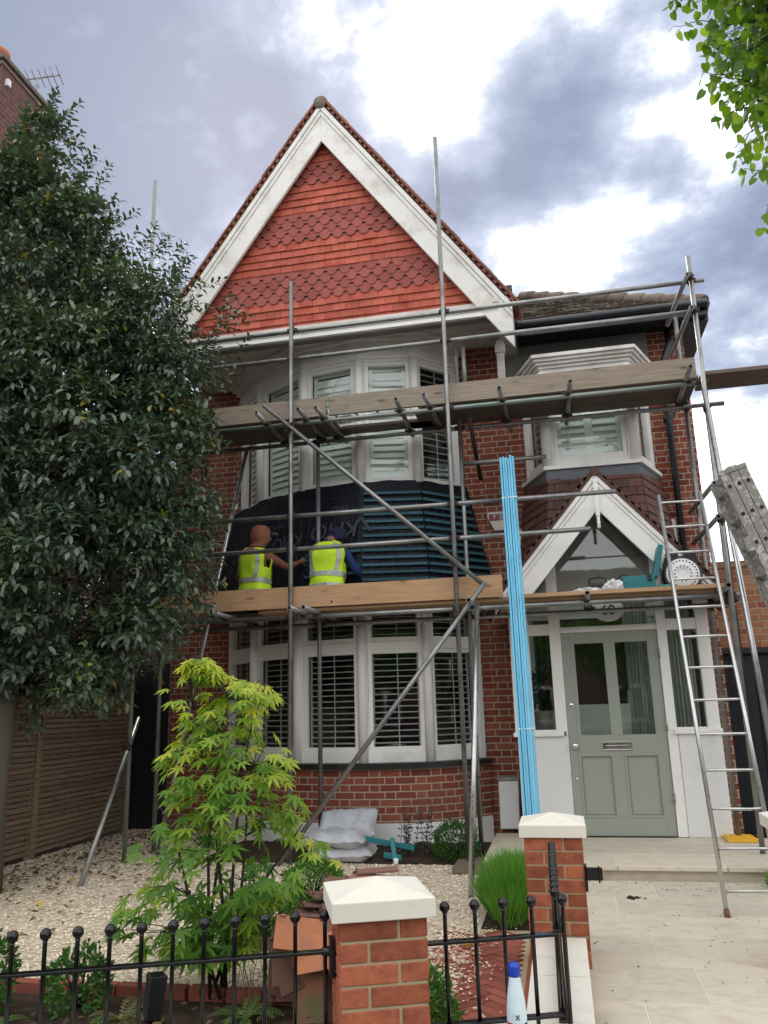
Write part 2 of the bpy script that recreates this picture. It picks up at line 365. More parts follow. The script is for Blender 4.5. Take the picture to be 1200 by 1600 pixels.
    m['galv_green'] = mat('green_stained_tube', (.27, .29, .275), .5, .6, var=.25, vs=5, col2=(.17, .28, .235), c2s=2.2, c2lo=.5, c2hi=.66)
    m['coupler'] = mat('rusty_coupler', (.055, .045, .042), .6, .6, var=.35, vs=25, col2=(.12, .06, .035), c2s=30)
    m['board_old'] = wood_mat('grey_scaffold_board', (.35, .295, .235), (.20, .16, .125))
    m['board_new'] = wood_mat('new_scaffold_board', (.50, .32, .185), (.36, .21, .115))
    m['board_dark'] = wood_mat('stained_deck_board', (.19, .145, .115), (.11, .085, .07))
    m['alu'] = mat('aluminium', (.55, .55, .54), .33, .95, var=.12, vs=10)
    m['alu_dirty'] = mat('paint_splashed_ladder', (.27, .255, .235), .75, .15, var=.25, vs=8, col2=(.52, .51, .48), c2s=26, c2lo=.52, c2hi=.62, bump=.4, bs=40)
    m['stone'] = stone_mat('limestone_paving', (.59, .53, .43))
    m['cap'] = mat('cast_stone_cap', (.72, .685, .60), .8, var=.05, vs=4, col2=(.60, .565, .49), c2s=6, c2lo=.55, c2hi=.8, bump=.12, bs=120, spec=.25)
    m['iron'] = mat('black_gloss_iron', (.006, .006, .007), .16, 0, var=.2, spec=.45)
    m['pebble'] = mat('pale_gravel', (.62, .53, .41), .9, var=.1, vs=3, rv=.38, spec=.2)
    m['soil'] = mat('dark_soil', (.045, .032, .024), .95, var=.4, vs=14, col2=(.085, .062, .045), c2s=16, bump=1, bs=40, spec=.1)
    m['herring'] = mat('red_clay_paver', (.27, .085, .06), .85, var=.2, vs=14, rv=.28, bump=.35, bs=60, spec=.2)
    m['fence'] = wood_mat('dark_fence_slat', (.26, .185, .125), (.14, .10, .07), stretch='Y')
    m['bag'] = mat('grey_cement_bag', (.47, .49, .53), .45, var=.08, vs=3, col2=(.36, .35, .33), c2s=5, c2lo=.52, c2hi=.75, bump=1.0, bs=12)
    m['teal_tool'] = mat('teal_tool_paint', (.012, .17, .19), .42, var=.12)
    m['black_plastic'] = mat('black_rubber', (.015, .015, .016), .5)
    m['yellow_plastic'] = mat('yellow_plastic', (.72, .42, .025), .5, var=.1)
    m['hivis'] = mat('hi_vis_yellow', (.56, .82, .025), .75, var=.06, vs=9, bump=.4, bs=14)
    m['reflective'] = mat('reflective_tape', (.36, .37, .36), .4, .2, var=.08)
    m['hood'] = mat('brown_hoodie', (.25, .105, .068), .95, var=.25, vs=16, bump=.6, bs=30)
    m['hood_dark'] = mat('brown_seam', (.10, .04, .026), .95)
    m['navy'] = mat('navy_cotton', (.012, .014, .045), .9, var=.2, vs=20)
    m['blue'] = mat('blue_sleeve', (.012, .04, .15), .85, var=.15, vs=20, bump=.3, bs=30)
    m['trouser'] = mat('black_work_trousers', (.012, .013, .018), .9)
    m['skin'] = mat('skin', (.22, .11, .075), .55, var=.08, vs=20)
    m['grey_cap'] = mat('grey_cap', (.26, .27, .32), .8)
    m['bark'] = mat('grey_bark', (.115, .105, .085), .95, var=.3, vs=9, st=(1, 1, .3), bump=.8, bs=22, spec=.1)
    m['bark_dark'] = mat('dark_stem', (.035, .026, .02), .85, var=.3, vs=20, bump=.4, bs=60)
    m['clay'] = mat('weathered_clay_tile', (.235, .115, .085), .9, var=.25, vs=8, rv=.45, col2=(.115, .10, .09), c2s=9, c2lo=.45, c2hi=.7, bump=.4, bs=60, spec=.2)
    m['clay_green'] = mat('algae_stained_tile', (.26, .11, .07), .9, var=.25, vs=8, col2=(.13, .12, .06), c2s=6, c2lo=.42, c2hi=.6, bump=.4, bs=60, spec=.2)
    m['clay_orange'] = mat('orange_clay_tile', (.40, .165, .085), .9, var=.2, vs=9, rv=.3, col2=(.30, .14, .09), c2s=7, bump=.25, bs=80, spec=.2)
    m['box_white'] = mat('white_plastic_cabinet', (.74, .75, .75), .45, var=.03)
    m['alarm'] = mat('cream_plastic', (.66, .63, .55), .4, var=.03)
    m['alarm_red'] = mat('red_sticker', (.24, .012, .02), .4); m['alarm_grey'] = mat('grey_sticker', (.30, .31, .31), .5)
    m['ink_white'] = mat('white_print', (.78, .78, .76), .5, var=.02); m['ink_black'] = mat('black_print', (.012, .012, .012), .5)
    m['bottle'] = mat('pale_blue_bottle', (.62, .75, .80), .3, var=.02); m['bottle_cap'] = mat('blue_cap', (.008, .05, .42), .3)
    m['red_band'] = mat('red_band', (.42, .01, .015), .35); m['navy_band'] = mat('navy_band', (.008, .03, .11), .35); m['orange_band'] = mat('orange_band', (.75, .25, .1), .35)
    m['asphalt'] = mat('asphalt', (.05, .05, .052), .9, var=.3, vs=60, bump=.4, bs=200)
    m['pavement'] = mat('pavement_slab', (.24, .235, .22), .9, var=.12, vs=8, bump=.2, bs=80)
    m['foil'] = mat('crumpled_clear_film', (.62, .63, .64), .25, .2, var=.2, vs=20, bump=1, bs=22)
    m['pot_blue'] = mat('patterned_pot', (.30, .24, .21), .35, var=.4, vs=16)
    m['terracotta'] = mat('terracotta', (.40, .15, .07), .85, var=.15)
    m['curtain'] = mat('net_curtain', (.36, .40, .37), .9, var=.1, st=(18, 18, 1))
    m['leaf_ever'] = leaf_mat('evergreen_leaf', [(0, (.054, .088, .060)), (.55, (.090, .136, .086)), (.93, (.14, .19, .095)), (.965, (.30, .27, .03)), (1, (.34, .25, .03))], .36, .12, spec=.8)
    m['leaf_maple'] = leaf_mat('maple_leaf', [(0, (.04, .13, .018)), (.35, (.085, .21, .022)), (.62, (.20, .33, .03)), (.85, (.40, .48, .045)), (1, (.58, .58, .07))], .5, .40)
    m['leaf_lime'] = leaf_mat('lime_leaf', [(0, (.06, .135, .018)), (.5, (.11, .21, .028)), (1, (.22, .30, .045))], .45, .55, (1.7, 1.8, .6))
    m['leaf_box'] = leaf_mat('box_leaf', [(0, (.035, .10, .02)), (.6, (.075, .19, .03)), (1, (.17, .32, .05))], .45, .25)
    m['leaf_grass'] = leaf_mat('lavender_leaf', [(0, (.07, .19, .03)), (.6, (.14, .33, .05)), (1, (.26, .47, .10))], .5, .3)
    m['leaf_sage'] = leaf_mat('sage_leaf', [(0, (.03, .05, .045)), (1, (.08, .11, .10))], .6, .1)
    m['leaf_fern'] = leaf_mat('fern_leaf', [(0, (.06, .13, .03)), (.6, (.10, .17, .045)), (1, (.20, .16, .08))], .6, .3)
    m['leaf_house'] = leaf_mat('pot_plant_leaf', [(0, (.012, .03, .015)), (1, (.03, .06, .03))], .35, .1)
    m['dead'] = leaf_mat('dead_leaf', [(0, (.05, .035, .02)), (.7, (.14, .085, .04)), (1, (.25, .17, .06))], .8, .1)
    m['dead_yellow'] = leaf_mat('yellow_leaf', [(0, (.42, .26, .02)), (1, (.55, .42, .05))], .6, .2)
def stone_mat(name, col):
    m, nt, b = newmat(name); g = NG(nt); ob = g.coord('Object'); st = g.coord('Object', (2.2, 3.0, 3))
    c = g.mix(g.noise(ob, 2.2, 6, .6), tuple(x*.86 for x in col), tuple(x*1.08 for x in col))
    c = g.mix(g.rng(g.noise(st, 3, 7, .65, .6), .48, .70, 0, .7), c, (col[0]*.72, col[1]*.68, col[2]*.60))
    c = g.mix(g.rng(g.noise(ob, 38, 5, .75), .63, .70, 0, .6), c, (.16, .13, .10))
    k2 = g.rng(g.attr('rv'), 0, 1, .93, 1.06); cc = g.n('ShaderNodeCombineXYZ')
    for i in range(3): g.l(k2, cc.inputs[i])
    c = g.mix(1.0, c, cc.outputs[0], 'MULTIPLY')
    g.l(c, b.inputs['Base Color']); b.inputs['Roughness'].default_value = .75; b.inputs['Specular IOR Level'].default_value = .3
    g.l(g.bump(g.noise(ob, 60, 5), .15, .003), b.inputs['Normal'])
    return m
defmats()
# ------------------------------------------------------------ plan helpers
GZ = -1.48
def dirn(P, Q):
    dx, dy = Q[0]-P[0], Q[1]-P[1]; l = math.hypot(dx, dy); return Vector((dx/l, dy/l, 0)), Vector((dy/l, -dx/l, 0)), l
def offs(P, d):
    out = []
    for i, p in enumerate(P):
        ns = []
        if i > 0: ns.append(dirn(P[i-1], P[i])[1])
        if i < len(P)-1: ns.append(dirn(P[i], P[i+1])[1])
        n = sum(ns, Vector((0, 0, 0))).normalized(); k = d/max(.4, n.dot(ns[0]))
        out.append((p[0]+n.x*k, p[1]+n.y*k))
    return out
def catmull(P, n=5):
    out = []
    for i in range(len(P)-1):
        p0, p1, p2, p3 = P[max(0, i-1)], P[i], P[i+1], P[min(len(P)-1, i+2)]
        for k in range(n):
            t = k/n
            out.append(tuple(.5*((2*p1[a])+(-p0[a]+p2[a])*t+(2*p0[a]-5*p1[a]+4*p2[a]-p3[a])*t*t+(-p0[a]+3*p1[a]-3*p2[a]+p3[a])*t**3) for a in (0, 1)))
    out.append(P[-1]); return out
def band(mb, P, d0, d1, z0, z1, uv=False):
    """solid strip following a plan polyline between two outward offsets"""
    A, B = offs(P, d0), offs(P, d1); u = 0
    for i in range(len(P)-1):
        l = math.hypot(B[i+1][0]-B[i][0], B[i+1][1]-B[i][1])
        f = [(*B[i], z0), (*B[i+1], z0), (*B[i+1], z1), (*B[i], z1)]
        mb.add(f, [(0, 1, 2, 3)], [[(u, z0), (u+l, z0), (u+l, z1), (u, z1)]])
        mb.add([(*A[i], z1), (*B[i], z1), (*B[i+1], z1), (*A[i+1], z1)], [(0, 1, 2, 3)])
        mb.add([(*A[i], z0), (*A[i+1], z0), (*B[i+1], z0), (*B[i], z0)], [(0, 1, 2, 3)])
        mb.add([(*A[i], z0), (*A[i], z1), (*A[i+1], z1), (*A[i+1], z0)], [(0, 1, 2, 3)])
        u += l
    for k in (0, -1): mb.add([(*A[k], z0), (*B[k], z0), (*B[k], z1), (*A[k], z1)], [(0, 1, 2, 3)])
def tileq(mb, bl, br, tr, tl, n, t=.014, r=None):
    n = Vector(n); bl, br, tr, tl = map(Vector, (bl, br, tr, tl))
    vs = [bl+n*t, br+n*t, tr+n*.003, tl+n*.003, bl, br, tr, tl]
    mb.add(vs, [(0, 1, 2, 3), (4, 5, 1, 0), (0, 3, 7, 4), (1, 5, 6, 2)], None, False, r)
# ------------------------------------------------------------ the house
house = thing('brick_house', 'red brick house with a tall tile hung gable, white bay windows and a gabled porch', 'house', (-1.7, 9.55, GZ))
A = [(-4.24, 10.05), (-3.65, 9.45), (-2.95, 9.02), (-2.15, 8.88), (-1.43, 9.02), (-.87, 9.52)]
U = [(-4.10, 10.05), (-3.60, 9.45), (-2.86, 9.02), (-2.12, 8.89), (-1.45, 9.02), (-.98, 9.52)]
D = [(-.20, 9.52), (.06, 8.85), (1.02, 8.85), (1.30, 9.52)]
XR, XL = 1.785, -5.05
mb = MB()
u = mb.wall((XL, 10.05), (-4.05, 10.05), -1.6, 4.45)
u = mb.wall((-1.0, 9.55), (XR, 9.55), -1.6, 4.45, 3.3)
mb.wall((XR, 9.55), (XR, 14.5), -1.6, 4.6, u)
mb.wall((XL, 14.5), (XL, 10.05), -1.6, 4.45, 1.3)
mb.wall((XR, 14.5), (XL, 14.5), -1.6, 4.6)
mb.build('wall', MT['brick'], house)
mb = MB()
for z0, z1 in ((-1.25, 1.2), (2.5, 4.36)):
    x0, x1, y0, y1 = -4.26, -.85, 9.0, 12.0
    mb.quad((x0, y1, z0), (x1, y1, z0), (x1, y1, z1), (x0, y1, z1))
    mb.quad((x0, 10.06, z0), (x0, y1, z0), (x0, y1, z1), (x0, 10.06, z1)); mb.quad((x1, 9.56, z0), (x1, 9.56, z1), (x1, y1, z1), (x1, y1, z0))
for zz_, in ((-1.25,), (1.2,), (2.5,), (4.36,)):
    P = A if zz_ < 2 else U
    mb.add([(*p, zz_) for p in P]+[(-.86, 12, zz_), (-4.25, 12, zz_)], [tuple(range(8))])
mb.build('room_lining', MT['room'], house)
Ac = catmull(A, 6)
mb = MB(); band(mb, Ac, -.15, .045, -1.22, -.665); mb.build('bay_base', MT['brick'], house)
mb = MB(); band(mb, Ac, -.15, .06, -1.62, -1.22); mb.build('plinth', MT['render'], house)
mb = MB(); band(mb, Ac, -.2, .10, -.665, -.605); mb.build('bay_sill', MT['sill_black'], house, .006)
def slats(mb, P, d, n, a0, a1, z0, z1, pitch, tilt, w=.062, nn=-.115, edge=True):
    z = z0+pitch*.6
    ca, sa = math.cos(tilt), math.sin(tilt)
    while z < z1-.02:
        o = Vector((P[0], P[1], z))+n*nn
        mb.obox(o, d, n*ca-Vector((0, 0, 1))*sa, Vector((0, 0, 1))*ca+n*sa, (a0, a1), (-w/2, w/2), (-.004, .004), .5)
        z += pitch
def facet(P, Q, z0, zp0, zp1, z1, top=None, m=(.105, .105), pitch=.066, tilt=.12, split=1, closed=False, rod=True, dk=False):
    d, n, l = dirn(P, Q); Z = Vector((0, 0, 1)); o = (P[0], P[1], 0)
    mb = MB()
    B = lambda a0, a1, n0, n1, c0, c1: mb.obox(o, d, n, Z, (a0, a1), (n0, n1), (c0, c1))
    m0, m1 = m; cas = min(.05, m0*.45)
    B(0, m0-cas, -.09, 0.0, z0, z1); B(l-m1+cas, l, -.09, 0.0, z0, z1)
    lights = [(zp0, zp1)]+([top] if top else [])
    B(m0-cas, l-m1+cas, -.088, -.002, z0, zp0-cas)
    zs = [zp0-cas]
    for k, (c0, c1) in enumerate(lights):
        hi = lights[k+1][0]-cas if k+1 < len(lights) else z1
        B(m0-cas, l-m1+cas, -.088, -.002, c1+cas, hi)
        B(m0-cas+.003, m0, -.075, -.012, c0-cas, c1+cas); B(l-m1, l-m1+cas-.003, -.075, -.012, c0-cas, c1+cas)
        B(m0, l-m1, -.075, -.013, c0-cas, c0); B(m0, l-m1, -.075, -.013, c1, c1+cas)
    w = mb.build('window', MT['white'], house, .004)
    for c0, c1 in lights:
        p = MB(); p.obox(o, d, n, Z, (m0-.005, l-m1+.005), (-.046, -.040), (c0-.005, c1+.005)); p.build('pane', MT['glass'], w)
        s = MB()
        W = (l-m0-m1)
        for k in range(split):
            s0, s1 = m0+W*k/split, m0+W*(k+1)/split; st = .045 if closed else .016
            s.obox(o, d, n, Z, (s0, s0+st), (-.130, -.100), (c0-.02, c1+.02)); s.obox(o, d, n, Z, (s1-st, s1), (-.130, -.100), (c0-.02, c1+.02))
            if closed: s.obox(o, d, n, Z, (s0+st, s1-st), (-.128, -.102), (c0-.02, c0+.03)); s.obox(o, d, n, Z, (s0+st, s1-st), (-.128, -.102), (c1-.03, c1+.02))
            slats(s, P, d, n, s0+st, s1-st, c0+(.03 if closed else 0), c1-(.03 if closed else 0), pitch, tilt, .120 if closed else .06)
            if rod and not closed: s.obox(o, d, n, Z, ((s0+s1)/2+.02, (s0+s1)/2+.03), (-.078, -.070), (c0, c1))
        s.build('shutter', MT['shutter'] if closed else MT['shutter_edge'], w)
for i in range(5):
    mm = [(.12, .09), (.09, .10), (.115, .105), (.115, .10), (.105, .12)][i]
    facet(A[i], A[i+1], -.605, -.44, .571, 1.16, (.755, 1.05), mm, .0655, .10)
for i in range(5):
    mm = [(.12, .09), (.09, .12), (.09, .115), (.115, .11), (.10, .10)][i]
    facet(U[i], U[i+1], 2.555, 2.635, 4.065, 4.15, None, mm, .083, 1.22 if i != 4 else .30, 1, i != 4)
for P, z0, z1, in ((A, -.604, 1.16), (U, 2.556, 4.15)):
    for p in P[1:-1]: mb = MB(); mb.lathe((p[0], p[1], z0), [(.055, 0), (.055, z1-z0)], 10); mb.build('mullion', MT['white'], house)
mb = MB()
band(mb, U, -.1, .02, 4.15, 4.20); band(mb, U, -.1, .045, 4.20, 4.235); band(mb, U, -.1, .03, 4.235, 4.40)
mb.build('frieze', MT['white'], house, .004)
mb = MB(); band(mb, U, -.1, .09, 4.30, 4.345); band(mb, U, -.1, .15, 4.345, 4.385); band(mb, U, -.1, .21, 4.385, 4.425)
mb.build('cornice', MT['white_old'], house, .006)
mb = MB(); band(mb, A, -.1, .05, 1.16, 1.22); mb.build('bay_head', MT['white'], house)
# membrane skirt between the floors
mb = MB(); T = offs(U, .035); Bm = offs(A, .23); T[-1] = (-.93, 9.53); Bm[-1] = (-.62, 9.53); T[0] = (-4.2, 10.0); Bm[0] = (-4.52, 10.0)
NS, NV = 10, 16; grid = []
for i in range(len(T)-1):
    for k in range(NS + (1 if i == len(T)-2 else 0)):
        t = k/NS; col = []
        for j in range(NV+1):
            s = j/NV; a = Vector((T[i][0]+(T[i+1][0]-T[i][0])*t, T[i][1]+(T[i+1][1]-T[i][1])*t, 2.575)); b = Vector((Bm[i][0]+(Bm[i+1][0]-Bm[i][0])*t, Bm[i][1]+(Bm[i+1][1]-Bm[i][1])*t, 1.08))
            p = a.lerp(b, s); w = mnoise.noise(p*3.1)*.018+mnoise.noise(p*9)*.006
            if j == 0: p.z += mnoise.noise(p*6)*.02
            p.y -= w+.012; col.append(p)
        grid.append(col)
for i in range(len(grid)-1):
    for j in range(NV): mb.add([grid[i][j+1], grid[i+1][j+1], grid[i+1][j], grid[i][j]], [(0, 1, 2, 3)], None, True, .5)
mem = mb.build('membrane', MT['membrane'], house)
def skirt(i, t, z, out=0.0):
    s = (2.575-z)/1.495
    a = Vector((T[i][0]+(T[i+1][0]-T[i][0])*t, T[i][1]+(T[i+1][1]-T[i][1])*t, 0)).lerp(Vector((Bm[i][0]+(Bm[i+1][0]-Bm[i][0])*t, Bm[i][1]+(Bm[i+1][1]-Bm[i][1])*t, 0)), s)
    a.z = z; return a+dirn(Bm[i], Bm[i+1])[1]*out
for k in range(13):
    z = 2.415-.0865*k
    for i, t0, t1 in ((3, .07, 1.0), (4, 0.0, .88+.012*k), (2, .25, 1.06)):
        if i == 2 and k not in (8, 10, 11): continue
        p, q = skirt(i, t0, z, .036), skirt(i, t1, z, .036); mb = MB(); n = dirn(Bm[i], Bm[i+1])[1]
        mb.bar(p, q, .025, .031); mb.build('batten', MT['batten_teal'], house)
def memtext(body, size, i, t, z):
    d = dirn(Bm[i], Bm[i+1])[0]; n = dirn(Bm[i], Bm[i+1])[1]
    o = skirt(i, t, z, .045); ay = -(Vector((0, 0, 1))-n*.12).normalized()
    lettering(body, size, o, -d, ay, MT['mem_ink'], mem, shear=.2)
memtext('PRO', .11, 2, .72, 2.255); memtext('KMO', .27, 2, .66, 2.0); memtext('81 40', .10, 0, .72, 1.86); memtext('HW', .10, 0, .55, 1.72); memtext('roofing', .11, 1, .62, 2.14); memtext('KMO', .25, 1, .90, 1.92)
mb = MB(); d_ = dirn(Bm[2], Bm[3])[0]
for sx in (-1, 1):
    p = skirt(2, 1.05, 2.12, .04); mb.bar(p, p+d_*(.12*sx)+Vector((0, 0, -.17)), .004, .035)
mb.build('roof_mark', MT['mem_ink'], mem)
mb = MB(); g0 = MT['mem_grid']
for i in range(5):
    for k in range(9): mb.bar(skirt(i, 0.02, 1.2+.15*k, .026), skirt(i, .98, 1.2+.15*k, .026), .002, .004)
    for k in range(7): mb.bar(skirt(i, .08+.14*k, 1.12, .026), skirt(i, .08+.14*k, 2.3, .026), .002, .004, (1, 0, 0))
mb.build('printed_line', g0, mem)
# gable
GX, GA, SLP = -2.42, 7.475, 1.40
YB = 8.42
def barge(name, xc, za, slope, xe, wv, y0, y1, m, flat=False):
    s = 1 if xe > xc else -1
    ze = za-slope*abs(xe-xc)
    poly = [(xc, za), (xe, ze), (xe, ze-wv*.98), (xc, za-wv)]
    if flat: poly[2] = (xc+s*(za-wv-ze)/slope, ze)
    if s < 0: poly = poly[::-1]
    b = MB(); b.prism(poly, (0, 0, 0), (1, 0, 0), (0, 0, 1), (0, -1, 0), -y1, -y0); b.build(name, m, house, .006)
    b = MB(); k = .16*wv                                    # moulding along the top edge
    poly = [(xc, za+.004), (xe, ze+.004), (xe, ze-k), (xc, za-k)]
    if s < 0: poly = poly[::-1]
    b.prism(poly, (0, 0, 0), (1, 0, 0), (0, 0, 1), (0, -1, 0), -y0+.002, -y0+.028)
    poly = [(xc, za-k-.006), (xe, ze-k-.006), (xe, ze-k*1.9), (xc, za-k*1.9)]
    if s < 0: poly = poly[::-1]
    b.prism(poly, (0, 0, 0), (1, 0, 0), (0, 0, 1), (0, -1, 0), -y0+.002, -y0+.014)
    b.build('barge_moulding', m, house, .003)
barge('barge_board', GX, GA, SLP, -.20, .53, 8.385, 8.43, MT['white_old']); barge('barge_board', GX, GA, SLP, -4.64, .53, 8.385, 8.43, MT['white_old'])
mb = MB(); mb.prism([(-4.6, 4.3), (-.24, 4.3), (GX, GA-.15)], (0, 0, 0), (1, 0, 0), (0, 0, 1), (0, -1, 0), -8.62, -8.53); mb.build('gable_backing', MT['grey_render'], house)
mbs = {}
for i in range(29):
    z = 4.345+.1*i; club = 5 <= i <= 8 or 13 <= i <= 16 or 21 <= i <= 23
    key = (club, sum(i >= q for q in (5, 9, 13, 17, 21, 24))); mbp = mbc = mbs.setdefault(key, MB())
    hw = (GA-.30-z)/SLP+.02
    if hw < .03: break
    k0 = -int(hw/.165)-2
    for k in range(k0, -k0+1):
        x0 = GX+k*.165+(.0825 if i % 2 else 0)+.002; x1 = x0+.161; h = .125
        lim = lambda zz2: (GA-.22-zz2)/SLP
        x0c, x1c = max(x0, GX-hw), min(x1, GX+hw)
        if x1c-x0c < .02: continue
        jz = random.uniform(-.003, .003); y = 8.528
        if not club:
            tileq(mbp, (x0c, y-.012, z+jz), (x1c, y-.012, z+jz), (x1c, y, z+h), (x0c, y, z+h), (0, -1, 0), random.uniform(.011, .017))
        else:
            if x0c > x0+.001 or x1c < x1-.001: tileq(mbc, (x0c, y-.012, z+jz), (x1c, y-.012, z+jz), (x1c, y, z+h), (x0c, y, z+h), (0, -1, 0), .013); continue
            xc, w = (x0+x1)/2, x1-x0; pts = [(x1, h), (x0, h), (x0, .045), (x0+.022, .045)]
            for q in range(9):
                a = math.pi+math.pi*q/8; pts.append((xc+math.cos(a)*(w/2-.022), .043+jz+math.sin(a)*.058))
            pts += [(x1-.022, .045), (x1, .045)]
            th = random.uniform(.010, .015)
            mbc.prism(pts, (0, y-.012, z), (1, 0, 0), (0, .085, 1), (0, -1, 0), 0, th)
for (club, _), m_ in mbs.items(): m_.build('club_tile_band' if club else 'plain_tile_band', MT['tile_club' if club else 'tile_red'], house)
# fascia, soffit, returns
mb = MB(); mb.box(-4.62, -.36, 8.39, 8.44, 4.275, 4.375); mb.box(-4.62, -.36, 8.372, 8.39, 4.335, 4.37); mb.build('gable_fascia', MT['white'], house, .005)
mb = MB(); mb.box(-4.62, -.40, 8.442, 9.56, 4.43, 4.47); mb.box(-4.62, -.40, 8.442, 8.60, 4.40, 4.43)
mb.box(-4.62, -4.0, 9.562, 10.06, 4.43, 4.47); mb.build('soffit', MT['soffit'], house)
mb = MB(); mb.box(-.40, -.20, 8.39, 9.55, 4.25, 4.42); mb.box(-.415, -.185, 8.37, 8.60, 4.42, 4.47); mb.build('gable_return', MT['soffit'], house, .006)
mb = MB(); mb.box(-.44, -.35, 9.0, 9.08, 3.55, 4.25); mb.box(-.455, -.335, 8.98, 9.10, 4.08, 4.19); mb.build('timber_bracket', MT['soffit'], house, .006)
# main roof: two slopes running back from the gable, verge tiles and ridge
for s in (-1, 1):
    xe = GX+s*2.215; ze = GA-SLP*2.215
    mb = MB(); nrm = Vector((s*SLP, 0, 1)).normalized()
    a, b = Vector((GX, 8.36, GA+.03)), Vector((xe, 8.36, ze+.03))
    vs = [a, b, b+Vector((0, 6.2, 0)), a+Vector((0, 6.2, 0))]
    mb.add(vs+[v+nrm*.05 for v in vs], [(0, 1, 2, 3), (7, 6, 5, 4), (0, 4, 5, 1), (1, 5, 6, 2), (2, 6, 7, 3), (3, 7, 4, 0)])
    sl_ = Vector((s, 0, -SLP)).normalized(); Ln = (b-a).length; k = 0
    while k*.098 < Ln:
        p = a+sl_*(k*.098)
        for r in range(3):
            mb.obox(p+Vector((0, -.02+.165*r+random.uniform(-.006, .006), 0)), sl_, (0, 1, 0), nrm, (0, .16), (0, .16), (.035+random.uniform(0, .008), .058+random.uniform(0, .01)))
        mb.obox(p+Vector((0, -.012, 0)), sl_, (0, 1, 0), nrm, (0, .15), (0, .16), (.005, .024))
        k += 1
    mb.build('roof_slope', MT['tile_verge'], house)
mb = MB()
for k in range(14): mb.lathe((GX, 8.34+.45*k, GA+.015), [(.085, 0), (.095, .02), (.088, .05), (.083, .45)], 14, (0, 1, 0))
mb.build('ridge_tiles', MT['ridge'], house)
mb = MB(); mb.box(-4.68, -4.64, 8.40, 8.44, 4.0, 4.3); mb.build('barge_foot', MT['white_old'], house)
# lower roof on the right
ex0, ex1, ey, ez, tn = -.34, 1.98, 9.08, 4.44, .70
mb = MB(); k = 0
ca = 1/math.sqrt(1+tn*tn); nrm = Vector((0, -tn*ca, ca)); sv = Vector((0, ca, tn*ca))
while k < 34:
    s0 = k*.1; x1 = ex1-s0*ca; xx = ex0-(.08 if k % 2 else 0)
    while xx < x1-.02:
        xw = min(xx+.163, x1); o = Vector((xx, ey, ez))+sv*s0
        jt = random.uniform(.014, .03)
        tileq(mb, o, o+Vector((xw-xx, 0, 0)), o+sv*.13+Vector((xw-xx, 0, 0)), o+sv*.13, nrm, jt)
        for q in range(random.choice((0, 0, 1, 1))):                     # cushions of moss
            c = o+sv*random.uniform(.0, .08)+Vector((random.uniform(.02, .14), 0, 0))+nrm*.02; r = random.uniform(.006, .018)
            if c.x < x1-.03: mb.sphere(c, r, 6, 4, sc=(1, 1, .6))
        xx += .166
    k += 1
a = Vector((ex1, ey, ez)); b = a+Vector((-3.4*ca, 3.4*ca, 3.4*ca*tn)); c = a+Vector((0, 6, 0))
mb.add([a, b, c+Vector((-2.4, -.6, 1.68)), c], [(0, 1, 2), (0, 2, 3)])
mb.build('lower_roof', MT['tile_moss'], house)
mb = MB(); dd = (b-a).normalized(); k = 0
while k*.30 < 3.3: mb.path([a+dd*(k*.30)+Vector((0, 0, .02)), a+dd*(k*.30+.05)+Vector((0, 0, .03)), a+dd*(k*.30+.31)+Vector((0, 0, .02))], [.078, .085, .072], 12); k += 1
mb.build('hip_tiles', MT['ridge'], house)
mb = MB(); mb.box(-.30, 2.0, 9.06, 9.10, 4.29, 4.42); mb.box(-.32, -.20, 8.94, 9.06, 4.27, 4.92); mb.path([(-.28, 9.01, 4.41), (1.99, 9.01, 4.41)], [.05, .05], 12)
mb.path([(1.98, 9.02, 4.41), (1.98, 14, 4.41)], [.05, .05], 12); mb.build('gutter', MT['gutter'], house, .004)
mb = MB(); mb.box(-.34, 2.02, 9.10, 9.54, 4.36, 4.40); mb.box(1.79, 2.05, 9.3, 14.4, 4.33, 4.39); mb.build('eaves_soffit', MT['gutter'], house)
mb = MB(); mb.box(-.36, 1.36, 9.515, 9.56, 3.78, 4.36); mb.build('eaves_panel', MT['grey_render'], house)
mb = MB(); mb.path([(1.60, 9.46, 4.33), (1.60, 9.46, 4.15), (1.50, 9.47, 3.9), (1.50, 9.47, -1.3)], [.038]*4, 10)
for z in (3.2, 1.6, 0.0): mb.box(1.45, 1.55, 9.44, 9.55, z, z+.04)
mb.build('downpipe', MT['gutter'], house)
# side bay on the first floor
for i in range(3): facet(D[i], D[i+1], 2.55, 2.68, 3.56, 3.68, None, ((.10, .06), (.13, .13), (.06, .10))[i], .085, 1.22 if i == 1 else .30, 2 if i == 1 else 1, i == 1)
for p in D[1:3]: mb = MB(); mb.lathe((p[0], p[1], 2.551), [(.06, 0), (.06, 1.13)], 10); mb.build('mullion', MT['white'], house)
mb = MB(); band(mb, D, -.1, .02, 3.68, 3.73); band(mb, D, -.1, .045, 3.73, 3.765); band(mb, D, -.1, .075, 3.765, 3.80); band(mb, D, -.1, .105, 3.80, 3.835); band(mb, D, -.1, .135, 3.835, 3.875); mb.build('cornice', MT['white_old'], house, .006)
mb = MB(); mb.quad((-.19, 9.50, 2.56), (1.29, 9.50, 2.56), (1.29, 9.50, 3.7), (-.19, 9.50, 3.7)); mb.build('room_lining', MT['room'], house)
